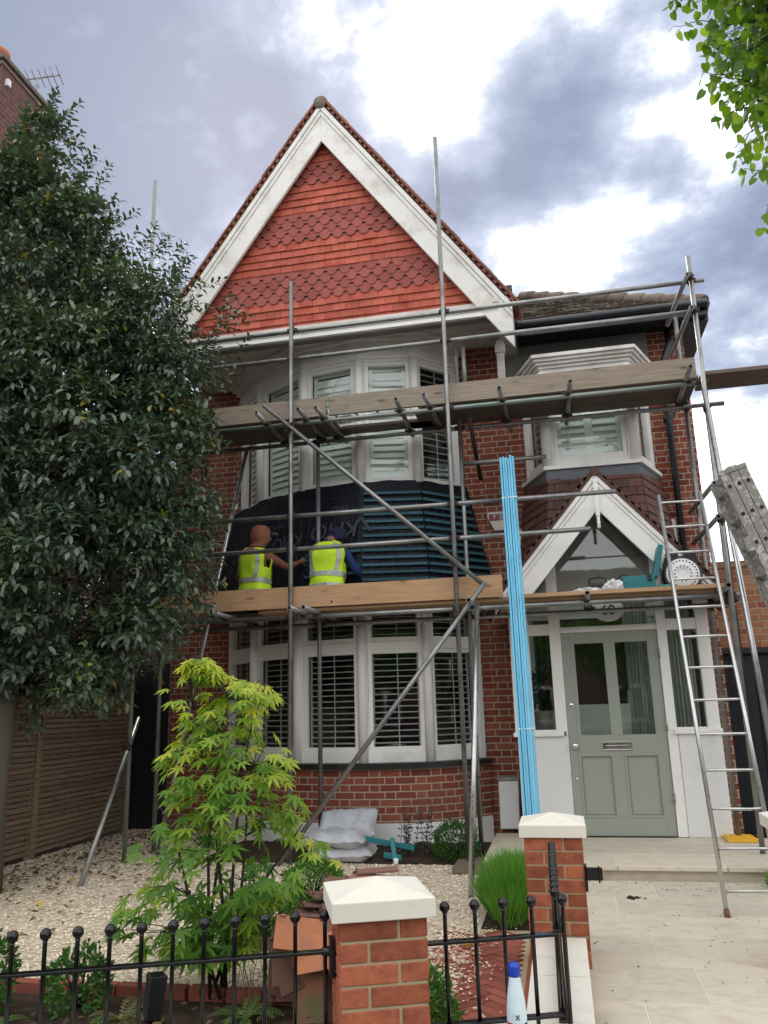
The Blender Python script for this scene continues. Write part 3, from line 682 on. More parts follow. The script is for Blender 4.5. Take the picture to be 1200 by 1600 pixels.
mb = MB(); Dt = offs(D, .12); mb.add([(*p, 3.88) for p in Dt], [(0, 1, 2, 3)]); mb.add([(*Dt[0], 3.88), (*Dt[1], 3.88), (.30, 9.5, 4.2), (-.1, 9.5, 4.2)], [(0, 1, 2, 3)]); mb.add([(*Dt[1], 3.88), (*Dt[2], 3.88), (.9, 9.5, 4.2), (.3, 9.5, 4.2)], [(0, 1, 2, 3)]); mb.add([(*Dt[2], 3.88), (*Dt[3], 3.88), (1.25, 9.5, 4.2), (.9, 9.5, 4.2)], [(0, 1, 2, 3)]); mb.build('bay_roof', MT['lead'], house)
mb = MB(); band(mb, D, -.1, .07, 2.51, 2.55); mb.build('side_bay_sill', MT['white'], house, .005)
PX_, PA_, PS_ = .53, 2.33, 1.17
mb = MB(); Dz = [(-.23, 9.54)]+D[1:3]+[(1.33, 9.54)]
Tp, Bt = offs(Dz, .02), offs(Dz, .20); z1, z0 = 2.43, .95
for i in range(3):
    d, n, l = dirn(Dz[i], Dz[i+1])
    for k in range(15):
        za, zb = z0+.1*k, z0+.1*k+.125
        pt = lambda t, z: Vector((*(Vector((Bt[i][0]+(Bt[i+1][0]-Bt[i][0])*t, Bt[i][1]+(Bt[i+1][1]-Bt[i][1])*t)).lerp(Vector((Tp[i][0]+(Tp[i+1][0]-Tp[i][0])*t, Tp[i][1]+(Tp[i+1][1]-Tp[i][1])*t)), (z-z0)/(z1-z0))), z))
        ln = l+.1; m_ = (k % 2)*.5; ts = [0.0]; x = .165*(1-m_) if m_ else .165
        while x < ln-.02: ts.append(x/ln); x += .165
        ts.append(1.0)
        for t0, t1 in zip(ts, ts[1:]):
            cx_ = pt((t0+t1)/2, za)
            if za < PA_-PS_*abs(cx_.x-PX_)-.10: continue
            tileq(mb, pt(t0+.003, za), pt(t1-.003, za), pt(t1-.003, zb), pt(t0+.003, zb), n, random.uniform(.012, .02))
mb.build('tile_skirt', MT['tile_brown'], house)
mb = MB(); band(mb, D, -.1, .035, 2.37, 2.51); mb.build('lead_flashing', MT['lead'], house)
# ------------------------------------------------------------ porch
PY = 8.9
mb = MB(); mb.box(-.47, .035, PY-.06, PY+.06, -1.345, -.36); mb.box(-.47, -.37, PY+.062, 9.54, -1.345, -.36); mb.build('porch_dwarf_wall', MT['render'], house, .004)
mb = MB(); mb.box(1.14, 1.555, PY-.06, PY+.06, -1.345, -.36)
mb.box(1.455, 1.555, PY+.062, 9.54, -1.345, -.36)
mb.build('porch_dwarf_wall', MT['render'], house, .004)
mb = MB(); mb.box(-.51, .012, PY-.10, PY+.07, -.36, -.315); mb.box(-.51, -.36, PY+.072, 9.5, -.36, -.315); mb.build('porch_sill', MT['white'], house, .008); mb = MB(); mb.box(1.10, 1.59, PY-.10, PY+.07, -.36, -.315); mb.box(1.445, 1.59, PY+.072, 9.5, -.36, -.315)
mb.build('porch_sill', MT['white'], house, .008)
zt = 1.98
mb = MB()
for x0, x1, y0, zz1 in ((-.49, -.285, -.05, 1.2), (-.067, .05, -.055, zt-.45), (1.04, 1.135, -.055, zt-.50), (1.435, 1.555, -.05, 1.2)): mb.box(x0, x1, PY+y0, PY+.05, -.315, zz1)
mb.box(.035, .05, PY-.05, PY+.05, -1.345, -.315); mb.box(1.04, 1.138, PY-.05, PY+.05, -1.345, -.315)
for x0, x1 in ((-.285, -.067), (1.135, 1.435)):
    mb.box(x0, x1, PY-.045, PY+.045, .705, .805); mb.box(x0, x1, PY-.04, PY+.04, -.315, -.295); mb.box(x0, x1, PY-.038, PY+.038, .69, .705)
mb.box(.05, 1.04, PY-.05, PY+.045, .703, .745); mb.box(.05, 1.04, PY-.035, PY+.03, .745, .765)
mb.box(-.44, -.40, PY+.05, 9.5, .70, .80); mb.box(1.48, 1.53, PY+.05, 9.5, .70, .80)
mb.build('porch_frame', MT['white'], house, .004)
def glz(name, poly, y):
    b = MB(); b.prism(poly, (0, y, 0), (1, 0, 0), (0, 0, 1), (0, -1, 0), 0, .006); return b.build(name, MT['glass_porch'], house)
glz('porch_pane', [(-.285, -.3), (-.067, -.3), (-.067, .70), (-.285, .70)], PY); glz('porch_pane', [(1.135, -.3), (1.435, -.3), (1.435, .70), (1.135, .70)], PY)
glz('porch_pane', [(-.285, .80), (-.067, .80), (-.067, 1.5), (-.285, 1.2)], PY); glz('porch_pane', [(1.135, .80), (1.435, .80), (1.435, 1.15), (1.135, 1.5)], PY)
glz('gable_pane', [(.05, .76), (1.04, .76), (1.04, 1.55), (.53, 2.1), (.05, 1.6)], PY)
mb = MB(); mb.box(.05, 1.04, PY-.02, PY+.02, 1.50, 1.512); mb.build('gable_glazing_bar', MT['lead'], house)
for x in (-.42, 1.50):
    b = MB(); b.box(x, x+.006, PY+.05, 9.5, -.3, 1.3); b.build('porch_pane', MT['glass_porch'], house)
# inside the porch: back wall with a panelled glazed screen
mb = MB(); mb.box(-.36, 1.45, 9.50, 9.53, -1.345, 2.0); mb.box(-.36, 1.45, PY+.07, 9.5, -1.36, -1.346)
mb.box(.04, 1.0, 9.46, 9.5, -1.345, -.05); mb.box(-.02, .06, 9.44, 9.5, -1.345, .95); mb.box(.98, 1.06, 9.44, 9.5, -1.345, .95); mb.box(-.02, 1.06, 9.44, 9.5, .95, 1.05)
mb.box(.10, .47, 9.445, 9.46, -.34, -.30); mb.box(.55, .95, 9.445, 9.46, -.34, -.30)
mb.prism([(-.40, .9), (1.47, .9), (PX_, 2.2)], (0, 9.45, 0), (1, 0, 0), (0, 0, 1), (0, -1, 0), 0, .03)
mb.build('inner_porch_wall', MT['inner_white'], house)
mb = MB(); mb.box(.06, .98, 9.462, 9.49, -.05, .95); mb.box(-.25, -.03, 9.462, 9.499, -.1, .95); mb.build('inner_door_glazing', MT['inner_dark'], house)
mb = MB()
for k in range(4): mb.box(-.24+.066*k, -.234+.066*k, 9.455, 9.461, -.1, .95)
for k in range(9): mb.box(-.24, -.03, 9.455, 9.461, -.05+.11*k, -.044+.11*k)
mb.build('leaded_light', MT['lead'], house)
mb = MB()
for k in range(26):
    x0 = 1.13+.0118*k; mb.quad((x0, 9.28+.02*math.sin(k*1.9), -.6), (x0+.0118, 9.28+.02*math.sin((k+1)*1.9), -.6), (x0+.0118, 9.28+.02*math.sin((k+1)*1.9), 1.1), (x0, 9.28+.02*math.sin(k*1.9), 1.1))
for k in range(22):
    x0 = .74+.0118*k; mb.quad((x0, 9.40+.02*math.sin(k*1.9), -.6), (x0+.0118, 9.40+.02*math.sin((k+1)*1.9), -.6), (x0+.0118, 9.40+.02*math.sin((k+1)*1.9), 1.1), (x0, 9.40+.02*math.sin(k*1.9), 1.1))
mb.build('curtain', MT['curtain'], house)
# front door
mb = MB(); dx0, dx1, dz0, dz1 = .052, 1.036, -1.338, .70
yd0, yd1 = PY-.03, PY+.02
gl = [(.185, .487, -.357, .585), (.602, .928, -.357, .585)]; pn = [(.145, .488, -1.160, -.549), (.598, .942, -1.160, -.549)]
mb.box(dx0, .145, yd0, yd1, dz0, dz1); mb.box(.942, dx1, yd0, yd1, dz0, dz1)
mb.box(.145, .942, yd0, yd1, dz0, -1.160); mb.box(.145, .942, yd0, yd1, -.549, -.357); mb.box(.145, .942, yd0, yd1, .585, dz1)
mb.box(.488, .598, yd0, yd1, -1.160, -.549); mb.box(.487, .602, yd0, yd1, -.357, .585); mb.box(.145, .185, yd0, yd1, -.357, .585); mb.box(.928, .942, yd0, yd1, -.357, .585)
for x0, x1, z0, z1 in pn:
    mb.box(x0, x1, yd0+.012, yd1-.01, z0, z1)
    for a0, a1, b0, b1 in ((x0-.004, x1+.004, z0-.004, z0+.018), (x0-.004, x1+.004, z1-.018, z1+.004), (x0-.004, x0+.018, z0+.018, z1-.018), (x1-.018, x1+.004, z0+.018, z1-.018)): mb.box(a0, a1, yd0-.007, yd0+.011, b0, b1)
    for a0, a1, b0, b1 in ((x0+.03, x1-.03, z0+.03, z0+.038), (x0+.03, x1-.03, z1-.038, z1-.03), (x0+.03, x0+.038, z0+.038, z1-.038), (x1-.038, x1-.03, z0+.038, z1-.038)): mb.box(a0, a1, yd0+.005, yd0+.0115, b0, b1)
door = mb.build('front_door', MT['door'], house, .003)
for x0, x1, z0, z1 in gl:
    b = MB(); b.box(x0, x1, PY-.006, PY, z0, z1); b.build('door_pane', MT['glass_porch'], door)
b = MB(); b.lathe((.112, yd0, -.458), [(.03, 0), (.03, .006), (.012, .01), (.012, .03), (.03, .045), (.033, .06), (.026, .072), (.004, .076)], 16, (0, -1, 0)); b.build('door_knob', MT['chrome'], door)
for z, r in ((-.05, .026), (-.79, .016)):
    b = MB(); b.lathe((.108, yd0, z), [(r, 0), (r, .006), (r*.7, .01), (.003, .011)], 16, (0, -1, 0)); b.build('door_lock', MT['chrome'], door)
b = MB()
for a in ((.39, .682, -.513, -.503), (.39, .682, -.435, -.425), (.39, .40, -.503, -.435), (.672, .682, -.503, -.435)): b.box(a[0], a[1], yd0-.012, yd0, a[2], a[3])
b.box(.402, .670, yd0-.006, yd0, -.501, -.437); b.box(.42, .655, yd0-.011, yd0-.0065, -.492, -.46); b.build('letterbox', MT['chrome'], door, .002)
for z in (.45, -.28, -.98):
    b = MB(); b.box(1.028, 1.048, yd0-.03, yd0-.001, z-.05, z+.05); b.lathe((1.038, yd0-.026, z-.05), [(.008, 0), (.008, .1)], 8); b.build('hinge', MT['alu_dirty'], door)
b = MB(); b.lathe((.57, PY-.012, .93), [(.165, 0), (.165, .006), (.001, .007)], 28, (0, -1, 0), sy=.75, sm=False); pl = b.build('house_number_plate', MT['box_white'], house)
lettering('60', .15, (.57, PY-.022, .925), (1, 0, 0), (0, 0, 1), MT['ink_black'], pl)
# porch gable
PX, PA, PS = .53, 2.33, 1.17
barge('porch_barge_board', PX, PA, PS, 1.66, .385, 8.475, 8.515, MT['white'], True); barge('porch_barge_board', PX, PA, PS, -.60, .385, 8.475, 8.515, MT['white'], True)
mb = MB(); mb.box(PX-.022, PX+.022, 8.43, 8.474, PA-.46, PA-.06); mb.lathe((PX, 8.452, PA-.60), [(.004, 0), (.02, .02), (.014, .05), (.022, .07), (.014, .09), (.02, .14)], 10); mb.build('gable_pendant', MT['white'], house)
for s in (-1, 1):
    mb = MB(); nrm = Vector((s*PS, 0, 1)).normalized(); sl_ = Vector((s, 0, -PS)).normalized(); a = Vector((PX, 8.433, PA+.012))
    Ln = 1.15*math.sqrt(1+PS*PS); b = a+sl_*Ln
    vs = [a, b, b+Vector((0, .9, 0)), a+Vector((0, .9, 0))]; mb.add(vs+[v+nrm*.03 for v in vs], [(0, 1, 2, 3), (7, 6, 5, 4), (0, 4, 5, 1), (1, 5, 6, 2), (2, 6, 7, 3)])
    k = 0
    while k*.098 < Ln:
        for r in range(6): mb.obox(a+sl_*(k*.098)+Vector((0, -.012+.165*r, 0)), sl_, (0, 1, 0), nrm+sl_*-.1, (0, .15), (0, .16), (.022+random.uniform(0, .006), .042+random.uniform(0, .008)))
        k += 1
    mb.build('porch_roof', MT['tile_brown'], house)
mb = MB(); mb.path([(PX, 8.42, PA+.025), (PX, 9.0, PA+.025)], [.05, .05], 12); mb.build('porch_ridge', MT['tile_brown'], house)
# ------------------------------------------------------------ fittings on the wall
al = thing('alarm_box', 'cream burglar alarm box with a red Y sticker, on the brick wall between the bays', 'alarm box', (-.545, 9.55, 2.0))
mb = MB(); mb.prism([(-.70, 2.215), (-.685, 2.235), (-.41, 2.24), (-.395, 2.215), (-.47, 2.0), (-.62, 2.0), (-.70, 2.17)], (0, 9.549, 0), (1, 0, 0), (0, 0, 1), (0, -1, 0), 0, .09); mb.build('casing', MT['alarm'], al, .012)
mb = MB(); mb.box(-.675, -.555, 9.452, 9.4575, 2.125, 2.205); st_ = mb.build('sticker', MT['alarm_red'], al)
lettering('Y', .075, (-.612, 9.450, 2.165), (1, 0, 0), (0, 0, 1), MT['ink_white'], st_)
mb = MB(); mb.box(-.553, -.43, 9.452, 9.4575, 2.13, 2.205); mb.build('grey_sticker', MT['alarm_grey'], al)
mbx = thing('meter_cabinet', 'white plastic meter cabinet at the foot of the wall left of the porch', 'meter box', (-.63, 9.2, -1.34))
mb = MB(); mb.prism([(-.735, -1.33), (-.53, -1.33), (-.515, -.83), (-.73, -.83)], (0, 9.54, 0), (1, 0, 0), (0, 0, 1), (0, -1, 0), 0, .30); mb.build('cabinet_body', MT['box_white'], mbx, .012)
mb = MB(); mb.box(-.745, -.505, 9.22, 9.54, -.828, -.80); mb.build('cabinet_lid', MT['alu_dirty'], mbx, .006)
# ------------------------------------------------------------ ground, paths, steps
mb = MB(); mb.quad((-60, -40, GZ-.16), (60, -40, GZ-.16), (60, 60, GZ-.16), (-60, 60, GZ-.16)); structure(mb, 'ground', MT['soil'])
mb = MB(); mb.box(-40, 40, -9, -1.2, GZ-.30, GZ-.15); structure(mb, 'road', MT['asphalt'])
mb = MB()
for i in range(-12, 12):
    for j in range(5): mb.box(i*.605+.003, i*.605+.602, -1.0+j*.605+.003, -1.0+j*.605+.602, GZ-.2, GZ-.12)
structure(mb, 'pavement', MT['pavement'])
# garden bed of gravel: base sheet and loose stones
mb = MB(); mb.quad((-5.62, 4.5, GZ), (-.64, 4.5, GZ), (-.64, 10.3, GZ), (-5.62, 10.3, GZ)); structure(mb, 'gravel_base', MT['pebble'])
mb = MB(); rnd = random.Random(3)
OCT = [(1, 0, 0), (0, 1, 0), (-1, 0, 0), (0, -1, 0), (.3, .2, 1), (0, 0, -.6)]
def stone(x, y, z, r):
    a = rnd.uniform(0, 6.28); ca, sa = math.cos(a)*r, math.sin(a)*r; fx, fy, fz = rnd.uniform(.8, 1.5), rnd.uniform(.6, 1), rnd.uniform(.4, .75)
    mb.add([(x+(vx*fx*ca-vy*fy*sa), y+(vx*fx*sa+vy*fy*ca), z+vz*fz*r) for vx, vy, vz in OCT], [(0, 1, 4), (1, 2, 4), (2, 3, 4), (3, 0, 4), (1, 0, 5), (2, 1, 5), (3, 2, 5), (0, 3, 5)], None, False, rnd.random())
n = 0
while n < 26000:
    y = 4.52+5.5*rnd.random()**1.35; x = rnd.uniform(-5.6, -.66)
    if x < -.8*y*1.02-1.2: continue
    if y > 8.05 and x > -3.7: continue
    stone(x, y, GZ+.004, rnd.uniform(.008, .017)); n += 1
for _ in range(500):
    x, y = rnd.gauss(-.72, .12), rnd.uniform(4.1, 5.9)
    stone(min(x, -.3), y, GZ+.018, rnd.uniform(.006, .012))
o = mb.build('gravel', MT['pebble']); o['kind'] = 'stuff'; o['label'] = 'pale cream gravel covering the front garden'
def lumpy(x0, x1, y0, y1, z, amp, nx, ny, fn=None):
    b = MB(); g = []
    for j in range(ny+1):
        for i in range(nx+1):
            x, y = x0+(x1-x0)*i/nx, y0+(y1-y0)*j/ny; p = Vector((x, y, 0))
            e = min(1, 5*min(i/nx, 1-i/nx, j/ny, 1-j/ny))
            g.append((x, y, z+(mnoise.noise(p*5)*amp+mnoise.noise(p*17)*amp*.6+amp*.7)*e))
    b.add(g, [(j*(nx+1)+i, j*(nx+1)+i+1, (j+1)*(nx+1)+i+1, (j+1)*(nx+1)+i) for j in range(ny) for i in range(nx)], None, True, .5)
    return b
structure(lumpy(-3.7, -.80, 8.06, 9.3, GZ+.012, .05, 70, 26), 'soil_bed', MT['soil'])
structure(lumpy(-4.6, -.55, 2.75, 4.42, GZ-.02, .04, 90, 40), 'front_soil_bed', MT['soil'])
structure(lumpy(-.66, -.2, 5.86, 7.74, GZ-.01, .02, 20, 50), 'side_soil_bed', MT['soil'])
mb = MB(); x = -4.4
while x < -1.55: mb.box(x, x+.2, 4.43+.01*math.sin(x*9), 4.50+.01*math.sin(x*9), GZ-.05, GZ+.035+random.uniform(-.004, .006)); x += .212
structure(mb, 'brick_edging', MT['herring'], .005)
# herringbone clay pavers beside the low wall
mb = MB(); mb.box(-1.0, -.24, 3.55, 5.9, GZ-.06, GZ-.004); structure(mb, 'paver_bed', MT['mortar'])
mb = MB(); c45 = math.sqrt(.5)
U_, V_ = Vector((c45, c45, 0)), Vector((-c45, c45, 0)); W_, L_ = .065, .195
for i in range(-40, 60):
    for j in range(-40, 60):
        k = (i-j) % 6                                          # 3:1 herringbone on a square lattice
        if k == 0: ax, ay = U_, V_
        elif k == 5: ax, ay = V_, U_
        else: continue
        o = Vector((-.6, 4.7, GZ))+U_*(i*W_)+V_*(j*W_)
        c = o+ax*(L_/2)
        if -.92 < c.x < -.30 and 3.7 < c.y < 5.80: mb.obox(o, ax, ay, (0, 0, 1), (.003, L_-.003), (.003, W_-.003), (-.04, random.uniform(.002, .007)))
mb.box(-.30, -.24, 3.6, 5.85, GZ-.03, GZ+.004)
structure(mb, 'herringbone_path', MT['herring'])
# limestone path, step and landing
mb = MB(); mb.box(.03, 1.52, 2.4, 7.42, GZ-.1, GZ+.0145); structure(mb, 'path_bed', MT['cap'])
mb = MB(); y = 7.40; row = 0
while y > 2.5:
    h = .56; x = .035-(.30, .62, .05, .47)[row % 4]
    while x < 1.5:
        w = .88; a, b = max(x, .035), min(x+w, 1.5)
        if b-a > .03: mb.box(a+.0035, b-.0035, y-h+.0035, y-.0035, GZ-.05, GZ+.018)
        x += w
    y -= h; row += 1
structure(mb, 'path', MT['stone'], .002)
PZ = GZ+.018
mb = MB(); mb.box(-.25, 1.95, 7.45, 8.84, GZ-.1, -1.385); structure(mb, 'step_riser', MT['stone'], .002)
mb = MB()
for j, (y0, y1) in enumerate(((7.385, 7.93), (7.94, 8.48), (8.49, 8.84))):
    xs = [-.3, .36, 1.22, 1.97] if j % 2 == 0 else [-.3, .06, .80, 1.60, 1.97]
    for a, b in zip(xs, xs[1:]): mb.box(a+.003, b-.003, y0, y1, -1.383, -1.345)
structure(mb, 'doorstep', MT['stone'], .006)
mb = MB(); mb.box(-.28, 1.95, 7.41, 8.835, -1.380, -1.349); structure(mb, 'step_joint', MT['cap'])
mb = MB(); mb.box(-.78, -.31, 7.72, 8.40, GZ-.05, -1.36); mb.box(-.78, -.31, 8.41, 9.2, GZ-.05, -1.36); structure(mb, 'side_paving', MT['stone'], .006)
mb = MB(); mb.box(1.98, 6, 4, 13, GZ-.05, GZ-.01); structure(mb, 'driveway', MT['pavement'])
# ------------------------------------------------------------ garage to the right, neighbour and fence to the left
gar = thing('garage', 'orange brick garage with a wide black opening, right of the house', 'garage', (3.3, 9.9, GZ))
mb = MB(); mb.wall((1.786, 9.9), (6, 9.9), .53, 1.53); mb.quad((1.786, 9.9, 1.53), (6, 9.9, 1.53), (6, 13, 1.53), (1.786, 13, 1.53)); mb.wall((5.4, 9.9), (6, 9.9), GZ, .53); mb.wall((6, 9.9), (6, 13), GZ, 1.53); mb.wall((6, 13), (1.786, 13), GZ, 1.53); mb.build('wall', MT['brick_garage'], gar)
mb = MB(); mb.box(1.787, 5.4, 9.885, 9.97, .47, .53); mb.build('lintel', MT['gutter'], gar)
mb = MB(); mb.box(1.80, 5.4, 10.02, 10.06, GZ, .47)
for k in range(9): mb.box(1.8+.4*k, 1.82+.4*k, 10.0, 10.02, GZ, .47)
mb.build('garage_door', MT['gutter'], gar)
mb = MB(); mb.box(1.787, 6, 9.88, 9.90, 1.46, 1.53); mb.build('coping_course', MT['brick_garage'], gar)
b = MB(); b.path([(1.70, 9.85, .95), (1.78, 9.80, .6), (1.90, 9.84, .3), (1.97, 9.86, -.05), (1.98, 9.86, -.6)], [.006]*5, 6); b.build('cable', MT['black_plastic'], gar)
b = MB(); b.box(1.955, 1.995, 9.83, 9.88, .02, .12); b.build('cable_connector', MT['box_white'], gar)
nb = thing('neighbour_house', 'sooty brick house with a tall chimney stack, half hidden behind the evergreen tree', 'house', (-9, 9, GZ))
mb = MB(); Q = [(-12, 7.7), (-6.6, 7.7), (-6.6, 8.79), (-6.6, 13), (-12, 13), (-12, 7.7)]
mb.wall((-12, 8.79), (-6.9, 8.79), GZ, 4.4); mb.wall((-6.9, 8.79), (-6.9, 22), GZ, 4.4); mb.wall((-6.9, 22), (-12, 22), GZ, 4.4); mb.wall((-12, 22), (-12, 8.79), GZ, 4.4); mb.build('wall', MT['brick_old'], nb)
mb = MB(); mb.add([(-12.2, 8.6, 4.4), (-6.7, 8.6, 4.4), (-6.7, 22.2, 4.4), (-12.2, 22.2, 4.4), (-9.4, 15, 6.2)], [(0, 1, 4), (1, 2, 4), (2, 3, 4), (3, 0, 4), (0, 3, 2, 1)]); mb.build('roof', MT['tile_brown'], nb)
mb = MB(); u = 0
for p, q in (((-8.0, 7.7), (-6.6, 7.7)), ((-6.6, 7.7), (-6.6, 8.79)), ((-6.6, 8.79), (-8.0, 8.79)), ((-8.0, 8.79), (-8.0, 7.7))): u = mb.wall(p, q, GZ, 8.46, u)
ch = mb.build('chimney_stack', MT['brick_old'], nb)
mb = MB(); mb.box(-8.06, -6.54, 7.64, 8.85, 8.46, 8.53); mb.box(-8.02, -6.58, 7.68, 8.81, 8.40, 8.459); mb.build('chimney_cap', MT['ridge'], ch, .01)
mb = MB(); mb.lathe((-6.95, 8.0, 8.53), [(.15, 0), (.14, .3), (.17, .33), (.17, .4), (.13, .42)], 16); mb.build('chimney_pot', MT['terracotta'], ch)
mb = MB(); mb.tube((-6.72, 8.55, 8.5), (-6.72, 8.55, 9.05), .015)
mb.tube((-6.95, 8.5, 8.92), (-6.40, 8.62, 9.0), .011)
for k in range(7):
    c = Vector((-6.92+.085*k, 8.505+.019*k, 8.925+.012*k)); mb.tube(c+Vector((-.02, .13, -.05)), c+Vector((.02, -.13, .05)), .006)
mb.build('aerial', MT['alu_dirty'], ch)
mb = MB(); mb.box(-6.60, -6.55, 7.78, 7.84, 8.14, 8.24); mb.build('bracket', MT['box_white'], ch)
fen = thing('slatted_fence', 'dark stained fence of narrow horizontal slats along the left side of the gravel', 'fence', (-5.62, 7.5, GZ))
for k, y0 in enumerate((4.4, 6.25, 8.10)):
    mb = MB(); y1 = y0+1.83
    for r in range(34):
        z = GZ+.05+.056*r; mb.box(-5.62, -5.604, y0+.01, y1-.01, z, z+.040+random.uniform(-.004, .004))
        mb.box(-5.655, -5.639, y0+.01, y1-.01, z+.028, z+.066)
    for q in range(4): mb.box(-5.638, -5.621, y0+.02+.58*q, y0+.07+.58*q, GZ+.03, GZ+1.95)
    mb.build('slat_panel', MT['fence'], fen, )
for y in (4.4, 6.24, 8.09, 9.95):
    b = MB(); b.box(-5.66, -5.585, y-.045, y+.045, GZ, GZ+2.0); b.build('post', MT['fence'], fen, .004)
gt = MB()
for k in range(5): gt.box(-5.57+.103*k, -5.47+.103*k, 10.0, 10.03, GZ+.03, GZ+2.1)
gt.box(-5.58, -5.06, 10.03, 10.06, GZ+.3, GZ+.4); gt.box(-5.58, -5.06, 10.03, 10.06, GZ+1.7, GZ+1.8)
solo(gt, 'side_gate', MT['gutter'], 'black boarded gate closing the passage between fence and house', 'gate')
# ------------------------------------------------------------ brick piers built brick by brick, low walls, coping
def pier(cx, cy, rot, z0, z1, cap, label, sz=.335):
    t = thing('gate_pier', label, 'pier', (cx, cy, z0), 'brick piers with stone caps')
    ax = Vector((math.cos(rot), math.sin(rot), 0)); ay = Vector((-math.sin(rot), math.cos(rot), 0)); Z = Vector((0, 0, 1)); o = Vector((cx, cy, 0)); h = sz/2
    m_ = MB(); m_.obox(o, ax, ay, Z, (-h+.006, h-.006), (-h+.006, h-.006), (z0, z1)); core = m_.build('mortar_core', MT['mortar'], t)
    b = MB(); z = z1-.068; row = 0
    while z > z0-.08:
        zz0 = max(z, z0)
        for side in range(4):
            sa, sb = ((ax, ay), (ay, -ax), (-ax, -ay), (-ay, ax))[side]
            s0, s1 = (-h, -h+.2195) if row % 2 == 0 else (h-.2195, h)
            j = random.uniform(-.0012, .0012)
            b.obox(o, sa, -sb, Z, (s0+random.uniform(0, .001), s1-random.uniform(0, .001)), (h-.104, h+j), (zz0+random.uniform(0, .0015), z+.065))
        z -= .0755; row += 1
    b.build('brickwork', MT['pier_brick'], t, .0035)
    c = MB(); k = cap/2
    vs = [o+ax*a*k+ay*bb*k+Z*zc for zc in (z1+.002, z1+.072) for a, bb in ((-1, -1), (1, -1), (1, 1), (-1, 1))]+[o+Z*(z1+.122)]
    c.add(vs, [(3, 2, 1, 0), (0, 1, 5, 4), (1, 2, 6, 5), (2, 3, 7, 6), (3, 0, 4, 7), (4, 5, 8), (5, 6, 8), (6, 7, 8), (7, 4, 8)])
    c.build('stone_cap', MT['cap'], t, .004)
    return t, b
ROTF = R(21)
pier(-.775, 3.375, ROTF, GZ-.12, -.785, .395, 'red brick pier with a pale pyramid cap, nearest in the foreground between the railings')
p2_, _ = pier(-.105, 5.235, 0.0, GZ-.05, -.775, .385, 'red brick pier behind the row of black balls, left of the stone path')
b = MB(); b.box(.063, .16, 5.05, 5.06, -1.0, -.93); b.box(.135, .145, 5.03, 5.05, -1.01, -.92); b.box(.06, .075, 5.05, 5.12, -1.06, -.92); b.build('gate_latch', MT['iron'], p2_, .003)
pier(1.325, 5.32, 0.0, GZ-.05, -.765, .40, 'brick pier at the right edge, only the corner of its pale cap showing')
# low wall under the side railing
lw = thing('low_wall', 'low brick wall with pale stone coping running along the path', 'wall', (-.1, 4.4, GZ))
mb = MB(); mb.wall((.025, 2.9), (.025, 5.06), GZ-.05, -1.345); mb.wall((-.225, 5.06), (-.225, 2.9), GZ-.05, -1.345); mb.build('brickwork', MT['brick'], lw)
for y0, y1 in ((2.95, 3.69), (3.70, 4.39), (4.40, 5.06)):
    b = MB(); b.box(-.245, .04, y0+.002, y1-.002, -1.345, -1.30); b.build('coping_stone', MT['cap'], lw, .004)
fwl = thing('front_wall', 'low front boundary wall with stone coping under the long railing', 'wall', (-1.6, 3.05, GZ-.12))
dF = Vector((math.cos(ROTF), math.sin(ROTF), 0)); nF = Vector((-math.sin(ROTF), math.cos(ROTF), 0)); pF = Vector((-.775, 3.40, 0))
for a0, a1 in ((-4.2, -.17), (.17, .56)):
    mb = MB(); mb.obox(pF, dF, nF, (0, 0, 1), (a0, a1), (-.10, .10), (GZ-.2, -1.305)); mb.build('brickwork', MT['brick'], fwl)
    a = a0
    while a < a1-.05:
        e = min(a+.7, a1); b = MB(); b.obox(pF, dF, nF, (0, 0, 1), (a+.002, e-.002), (-.135, .135), (-1.305, -1.26)); b.build('coping_stone', MT['cap'], fwl, .004); a = e
# ------------------------------------------------------------ railings
def railing(name, label, p0, p1, ball_s, zt=-.80, zr=-.93, zb=-1.225, zw=-1.26):
    p0, p1 = Vector(p0), Vector(p1); d = (p1-p0).normalized(); l = (p1-p0).length
    t = thing(name, label, 'railing', (p0.x, p0.y, zw), 'black railings with ball tops')
    for z in (zr, zb):
        b = MB(); b.obox(p0+Vector((0, 0, z)), d, (-d.y, d.x, 0), (0, 0, 1), (0, l), (-.019, .019), (-.006, .006)); b.build('rail', MT['iron'], t, .002)
    for s in ball_s:
        o = p0+d*s; b = MB()
        b.lathe((o.x, o.y, zw), [(.0085, 0), (.0085, zt-.030-zw), (.010, zt-.021-zw)], 10)
        b.sphere((o.x, o.y, zt), .0215, 14, 10); b.build('baluster', MT['iron'], t)
    return t, d
pA = pF+dF*-4.1; pA.z = 0
LFT = [(.04+.1165*k) for k in range(34)]
t1, _ = railing('railing', 'long black ball topped railing left of the front pier', tuple(pA), tuple(pF+dF*-.175), [s for s in LFT if s < 3.9])
b = MB(); o = pF+dF*-.20; b.lathe((o.x, o.y, -.93), [(.012, -.03), (.018, -.02), (.018, .02), (.012, .03)], 10, dF); b.obox(o, dF, nF, (0, 0, 1), (.0, .02), (-.03, .03), (-1.02, -.88)); b.build('fixing_lug', MT['iron'], t1)
t2, _ = railing('railing', 'short black ball topped railing between the front pier and the corner', tuple(pF+dF*.17), (-.085, 3.665, 0), [.10, .225, .345, .465, .60])
t3, _ = railing('railing', 'black railing seen end on along the low wall, its balls lined up', (-.085, 3.70, 0), (-.115, 5.05, 0), [.10+.1175*k for k in range(11)], zw=-1.30, zb=-1.265)
b = MB(); b.obox((-.062, 3.68, 0), (0, 1, 0), (1, 0, 0), (0, 0, 1), (0, .045), (-.005, .005), (-1.30, -.865))
b.build('end_bar', MT['iron'], t3, .002)
b = MB()
